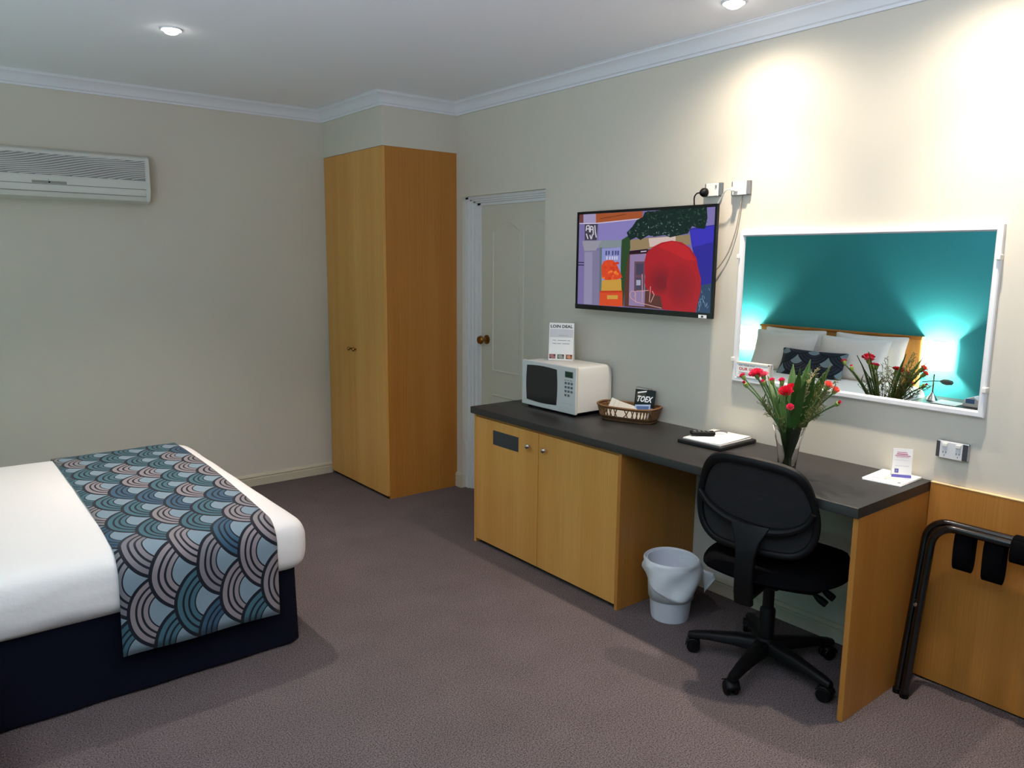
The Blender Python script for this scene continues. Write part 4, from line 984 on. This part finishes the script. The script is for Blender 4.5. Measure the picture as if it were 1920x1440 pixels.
MB().prism([(-.1935, 1.986), (-.1875, 1.953), (-.1835, 1.953), (-.1895, 1.986)], (AX0+.03, 0, 0), (0, 1, 0), (0, 0, 1), AX1-AX0-.06).build('louver_flap', ACW, t)
for (z, y) in ((1.9885, -.1926), (1.9485, -.1868)): MB().box(AX0+.03, AX1-.026, y-.0006, y+.002, z-.0014, z+.0014).build('seam', mat('seam_grey', (116, 114, 108), .8), t)
MB().box(-2.372, -2.203, -.1935, -.191, 1.992, 2.006).build('badge', mat('badge_grey', (140, 140, 130), .5), t)
MB().box(-2.292, -2.284, -.1942, -.1925, 1.995, 2.004).build('sensor_window', BLACKP, t); MB().lathe([(.002, 0), (.002, .002)], (-2.291, -.192, 2.012), 8, ax=(0, -1, 0)).build('indicator', BLACKP, t)

# ------------------------------------------------------------------ bed
t = thing('bed', 'queen bed with white cover, navy valance and beech headboard against the teal wall', 'bed', (-2.9, -1.53, 0))
def rbox(mb, x0, x1, y0, y1, z0, z1, rad, nu, nv, nw, fn=None):
    lo = Vector((x0, y0, z0)); hi = Vector((x1, y1, z1))
    def mp(p):
        c = Vector([min(max(p[i], lo[i]+rad), hi[i]-rad) for i in range(3)]); dv = p-c
        # push the corner parametrisation outwards
        q_ = c+dv.normalized()*rad if dv.length > 1e-9 else p
        return fn(q_) if fn else q_
    def face(o, U, V, a, b): mb.grid(lambda s_, t_: mp(Vector(o)+Vector(U)*s_+Vector(V)*t_), a, b)
    X, Y, Zv = (x1-x0, 0, 0), (0, y1-y0, 0), (0, 0, z1-z0)
    face((x0, y0, z1), X, Y, nu, nv); face((x0, y0, z0), X, Y, nu, nv)
    face((x0, y0, z0), X, Zv, nu, nw); face((x0, y1, z0), X, Zv, nu, nw); face((x0, y0, z0), Y, Zv, nv, nw); face((x1, y0, z0), Y, Zv, nv, nw)
    return mb
BY0, BY1, BX1 = -2.335, -.70, -1.800
def flare(p): return p
mb = MB(); pts = []
R_ = .06
path = [(-3.95, BY0)]+[(BX1-R_+R_*math.sin(a), BY0+R_-R_*math.cos(a)) for a in [PI/2*i/8 for i in range(9)]]+[(BX1-R_+R_*math.cos(a), BY1-R_+R_*math.sin(a)) for a in [PI/2*i/8 for i in range(9)]]+[(-3.95, BY1)]
full = [Vector((a, b, 0)) for a, b in path]
fine = []
for a, b in zip(full, full[1:]):
    k = max(1, int((b-a).length/.08)); fine += [a.lerp(b, i/k) for i in range(k)]
fine.append(full[-1]); n = len(fine)
def val(a, b):
    i = min(int(a*(n-1)+.5), n-1); p = fine[i]; wv = .004*(1-b)*math.sin(i*1.7)*min(1, i/3)
    nx = (p-Vector((-2.9, -1.52, 0))); nx.z = 0; nx.normalize()
    return p+nx*(wv-.006*b)+Z*(.012+.33*b)
mb.grid(val, n-1, 6); mb.add([p+Z*.342 for p in fine], [tuple(range(n))])
mb.build('valance', NAVY, t, smooth=True, sharp=60)
lg = MB().lathe([(.02, 0), (.022, .03)], (-1.95, -2.2, 0), 10).lathe([(.02, 0), (.022, .03)], (-1.95, -.85, 0), 10).build('bed_foot', BLACKP, t)
def wr(p):
    s_ = noise.noise(p*5)*.005+noise.noise(Vector((p.x*5, p.y*5, p.z*34)))*.006*(1 if p.z < .48 else .12)
    dome = .014*max(0, 1-((p.y+1.53)/.85)**2)*max(0, min(1, (-1.75-p.x)/.3)) if p.z > .5 else 0
    dv = Vector((0, -1, 0)) if p.y < -2.2 else (Vector((1, 0, 0)) if p.x > -1.9 else Z)
    hem = .010*noise.noise(Vector((p.x*4, p.y*4, 3))) if p.z < .34 else 0
    return p+dv*s_+Z*(dome+hem)
DY_0, DY_1, DX1, DZ0, DZ1, DR = -2.372, -.675, -1.758, .312, .548, .088
mb = rbox(MB(), -3.92, DX1, DY_0, DY_1, DZ0, DZ1, DR, 44, 36, 10, wr)
mb.build('bed_cover', LINEN, t, smooth=True, sharp=80, subsurf=1)
MB().box(-3.99, -3.945, -.66, -2.262, .05, .955).build('headboard', WOOD, t, bevel=.012, seg=3)
MB().box(-3.998, -3.935, -.65, -2.270, .952, .972).build('headboard_cap', WOODD, t, bevel=.004)
# runner
def cross(off):
    """cross-section path over the bed from the near hem to the far hem: list of (y,z)"""
    P = [(DY_0-off-.004, .178), (DY_0-off-.001, .25), (DY_0-off, .32), (DY_0-off, DZ1-DR)]
    P += [(DY_0+DR-(DR+off)*math.cos(a), DZ1-DR+(DR+off)*math.sin(a)) for a in [PI/2*i/8 for i in range(1, 9)]]
    P += [(DY_0+DR+(DY_1-DR-DY_0-DR)*i/14, DZ1+off+.014*math.sin(PI*i/14)) for i in range(1, 15)]
    P += [(DY_1-DR+(DR+off)*math.sin(a), DZ1-DR+(DR+off)*math.cos(a)) for a in [PI/2*i/8 for i in range(1, 9)]]
    P += [(DY_1+off, .32), (DY_1+off+.004, .20)]
    return [Vector((0, a, b)) for a, b in P]
pp = cross(.007); dense = []
for a, b in zip(pp, pp[1:]):
    k = max(1, int((b-a).length/.03)); dense += [a.lerp(b, i/k) for i in range(k)]
dense.append(pp[-1]); L_ = [0]
for a, b in zip(dense, dense[1:]): L_.append(L_[-1]+(b-a).length)
mb = MB(); nx_ = 20; uvs = []
for i, p in enumerate(dense):
    for j in range(nx_+1):
        k = j/nx_; far = min(1, max(0, L_[i]-.35)/1.5); x = (-2.490+.034*far)*(1-k)+(-1.915+.062*far)*k+(.006*math.sin(L_[i]*2.2))
        y = p.y; z = p.z+.0035*noise.noise(Vector((x*6, p.y*6, p.z*6)))
        if p.z < .42 and p.y < -2: y -= .004*math.sin(x*16)+.002
        mb.v.append(Vector((x, y, z))); uvs.append((k*.600, L_[i]))
n = len(dense); w1_ = nx_+1
for i in range(n-1):
    for j in range(nx_): mb.f.append((i*w1_+j, i*w1_+j+1, (i+1)*w1_+j+1, (i+1)*w1_+j)); mb.m.append(0)
mb.uvs = uvs
o = mb.build('bed_runner', scallop_mat('scale_print', .150, .60, ((76, 122, 134), (166, 156, 158), (62, 102, 128), (148, 144, 150))), smooth=True, sharp=80, solid=.004)
tag(o, 'blue, teal and taupe scale-patterned runner draped across the foot of the bed', 'bed runner')

def pillow(name, label, cat, c, W_, H_, T_, lean_, m, yawp=0, uv=False, group=None, roll_=0):
    """standing pillow leaning back against the headboard; faces +x"""
    mb = MB(); c = Vector(c); uvs = []; N1 = 16
    Nf = Vector((math.cos(lean_)*math.cos(yawp), math.cos(lean_)*math.sin(yawp), math.sin(lean_))); U = Vector((-math.sin(yawp), math.cos(yawp), 0)); V = Nf.cross(U)
    U, V = U*math.cos(roll_)+V*math.sin(roll_), V*math.cos(roll_)-U*math.sin(roll_)
    for side in (1, -1):
        o = len(mb.v)
        for i in range(N1+1):
            for j in range(N1+1):
                a, b = i/N1*2-1, j/N1*2-1
                th_ = T_*.5*max(0, (1-abs(a)**3.2))**.5*max(0, (1-abs(b)**3.2))**.5
                pin = 1-.10*(1-(b*b))*abs(a)**2*0-.07*(1-a*a)*abs(b)**3; pin2 = 1-.06*(1-b*b)*abs(a)**3
                p = c+U*a*W_/2*pin2+V*b*H_/2*pin+Nf*side*(th_+.003*noise.noise(Vector((a*2, b*2, side*3.1+c.y))))
                mb.v.append(p); uvs.append(((b+1)*H_/2, (a+1)*W_/2))
        for i in range(N1):
            for j in range(N1): mb.f.append((o+i*(N1+1)+j, o+(i+1)*(N1+1)+j, o+(i+1)*(N1+1)+j+1, o+i*(N1+1)+j+1)); mb.m.append(0)
    if uv: mb.uvs = uvs
    o = mb.build(name, m, smooth=True, sharp=80, subsurf=1); return tag(o, label, cat, group)
pillow('pillow', 'white pillow standing at the headboard on the side away from the camera, rear row', 'pillow', (-3.885, -1.07, .752), .66, .42, .10, .20, LINEN)
pillow('pillow', 'white pillow standing at the headboard on the camera side, rear row', 'pillow', (-3.885, -1.83, .754), .68, .42, .10, .20, LINEN)
pillow('pillow', 'white front pillow leaning on the far rear pillow, left in the mirror', 'pillow', (-3.735, -1.06, .742), .67, .41, .16, .32, LINEN)
pillow('pillow', 'white front pillow leaning on the near rear pillow, right in the mirror', 'pillow', (-3.735, -1.75, .738), .67, .41, .16, .32, LINEN)
pillow('scatter_cushion', 'dark navy scale-patterned cushion leaning on the white pillows', 'cushion', (-3.575, -1.46, .668), .66, .28, .12, .42, scallop_mat('scale_print_dark', .17, .55, ((40, 56, 72), (46, 58, 78), (44, 66, 76), (66, 72, 86))), uv=True)

# ------------------------------------------------------------------ bedside: table, lamps, phone (seen in the mirror)
t = thing('bedside_table', 'dark bedside table beside the bed, seen in the mirror', 'table', (-3.72, -2.66, 0))
MB().box(-3.995, -3.45, -2.36, -3.02, .432, .466).build('table_top', STONE, t, bevel=.003)
MB().box(-3.98, -3.48, -2.375, -3.005, .06, .432).build('cabinet', WOODD, t, bevel=.002)
MB().box(-3.96, -3.52, -2.40, -2.98, 0, .06).build('plinth', BLACKP, t)
def sconce(y, label):
    z0, z1 = .70, .945; x = -3.999; R_ = .125
    t = thing('wall_sconce', label, 'lamp', (x, y, z0), 'half-round wall lamps by the bed')
    sh = mat('lit_shade', (255, 246, 226), .6, emit=(255, 248, 232), es=7)
    MB().grid(lambda a, b: Vector((x+.012+R_*.92*math.sin(PI*a), y+R_*math.cos(PI*a), z0+(z1-z0)*b)), 18, 2).build('shade', sh, t, smooth=True, solid=.003)
    MB().box(x, x+.014, y-.05, y+.05, z0+.03, z1-.03).build('back_plate', TRIMP, t)
    l = bpy.data.lights.new('sconce_bulb', 'POINT'); l.energy = SCONCE_W; l.color = (1, .93, .80); l.shadow_soft_size = .03
    o = bpy.data.objects.new('sconce_bulb', l); C.objects.link(o); o.location = (x+.075, y, (z0+z1)/2)
sconce(-2.39, 'glowing half-round wall lamp on the teal wall nearer the camera')
sconce(-.47, 'glowing half-round wall lamp on the teal wall nearer the back wall')
p0 = mirr(1747, 750, -3.72); lz = .466; p0.z = lz
t = thing('desk_lamp', 'slim chrome table lamp with swing arm on the bedside table', 'lamp', p0)
hp = mirr(1749, 701, -3.72).z
MB().lathe([(.042, 0), (.045, .006), (.030, .035), (.012, .062), (.010, .075)], p0, 20).build('base', CHROME, t, smooth=True)
MB().tube([p0+Z*.07, Vector((p0.x, p0.y, hp))], .006, 10).build('pole', mat('copper_pole', (170, 120, 100), .3, metal=1), t, smooth=True)
hz = mirr(1750, 714, -3.72).z
MB().tube([Vector((p0.x, p0.y+.09, hz-.02)), Vector((p0.x, p0.y, hz)), Vector((p0.x, p0.y-.06, hz+.004))], .004, 8).build('arm', BLACKP, t, smooth=True)
MB().lathe([(.006, 0), (.022, .025), (.026, .06), (.018, .095), (.004, .105)], (p0.x, p0.y-.05, hz+.004), 14, ax=(0, -1, -.04)).build('lamp_head', mat('lamp_head_grey', (90, 100, 92), .4), t, smooth=True)
q0 = mirr(1785, 757, -3.70); 
o = MB().add([Vector((-3.80, -2.53, .468)), Vector((-3.60, -2.52, .468)), Vector((-3.58, -2.72, .468)), Vector((-3.78, -2.73, .468)), Vector((-3.80, -2.53, .472)), Vector((-3.60, -2.52, .472)), Vector((-3.58, -2.72, .472)), Vector((-3.78, -2.73, .472))], [(0,3,2,1),(4,5,6,7),(0,1,5,4),(1,2,6,5),(2,3,7,6),(3,0,4,7)]).build('writing_pad', PAPER)
tag(o, 'white writing pad lying on the bedside table', 'paper')
t = thing('tissue_box', 'white and blue box on the bedside table right of the pad', 'box', (-3.72, -2.80, .466))
MB().prism([(0, 0), (.13, 0), (.13, .05), (.085, .085), (.02, .06)], (-3.80, -2.735, .4665), (0, -1, 0), (0, 0, 1), -.13).build('carton', PAPER, t, bevel=.004)
MB().box(-3.6695, -3.668, -2.765, -2.83, .495, .53).build('blue_panel', mat('box_blue', (84, 124, 170), .5), t)
t = thing('telephone', 'dark navy rounded telephone at the far end of the bedside table', 'telephone', (-3.70, -2.94, .466))
rbox(MB(), -3.79, -3.62, -2.885, -3.01, .4665, .555, .034, 10, 8, 6).build('body', mat('navy_plastic', (24, 34, 62), .4), t, smooth=True)
MB().tube(smoothpath([(-3.77, -2.905, .566), (-3.70, -2.90, .572), (-3.64, -2.905, .566)], 5), .016, 10).build('handset', mat('navy_plastic2', (20, 28, 52), .4), t, smooth=True)
# dark ottoman whose front corner just enters the left edge of the picture
t = thing('ottoman', 'dark charcoal box ottoman beside the bed at the left picture edge', 'ottoman', (-3.16, -2.75, 0))
MB().box(-3.43, -2.918, -2.405, -3.05, .03, .33).build('base_box', mat('charcoal_fabric', (20, 20, 24), .9, bump=(500, .3)), t, bevel=.008)
rbox(MB(), -3.435, -2.916, -2.40, -3.055, .33, .40, .025, 10, 10, 5).build('seat_pad', mat('charcoal_fabric2', (24, 24, 28), .9, bump=(500, .3)), t, smooth=True)
for (x, y) in ((-3.36, -2.45), (-2.96, -2.45), (-3.36, -3.01), (-2.96, -3.01)): MB().lathe([(.018, 0), (.022, .03)], (x, y, 0), 10).build('leg', BLACKP, t)
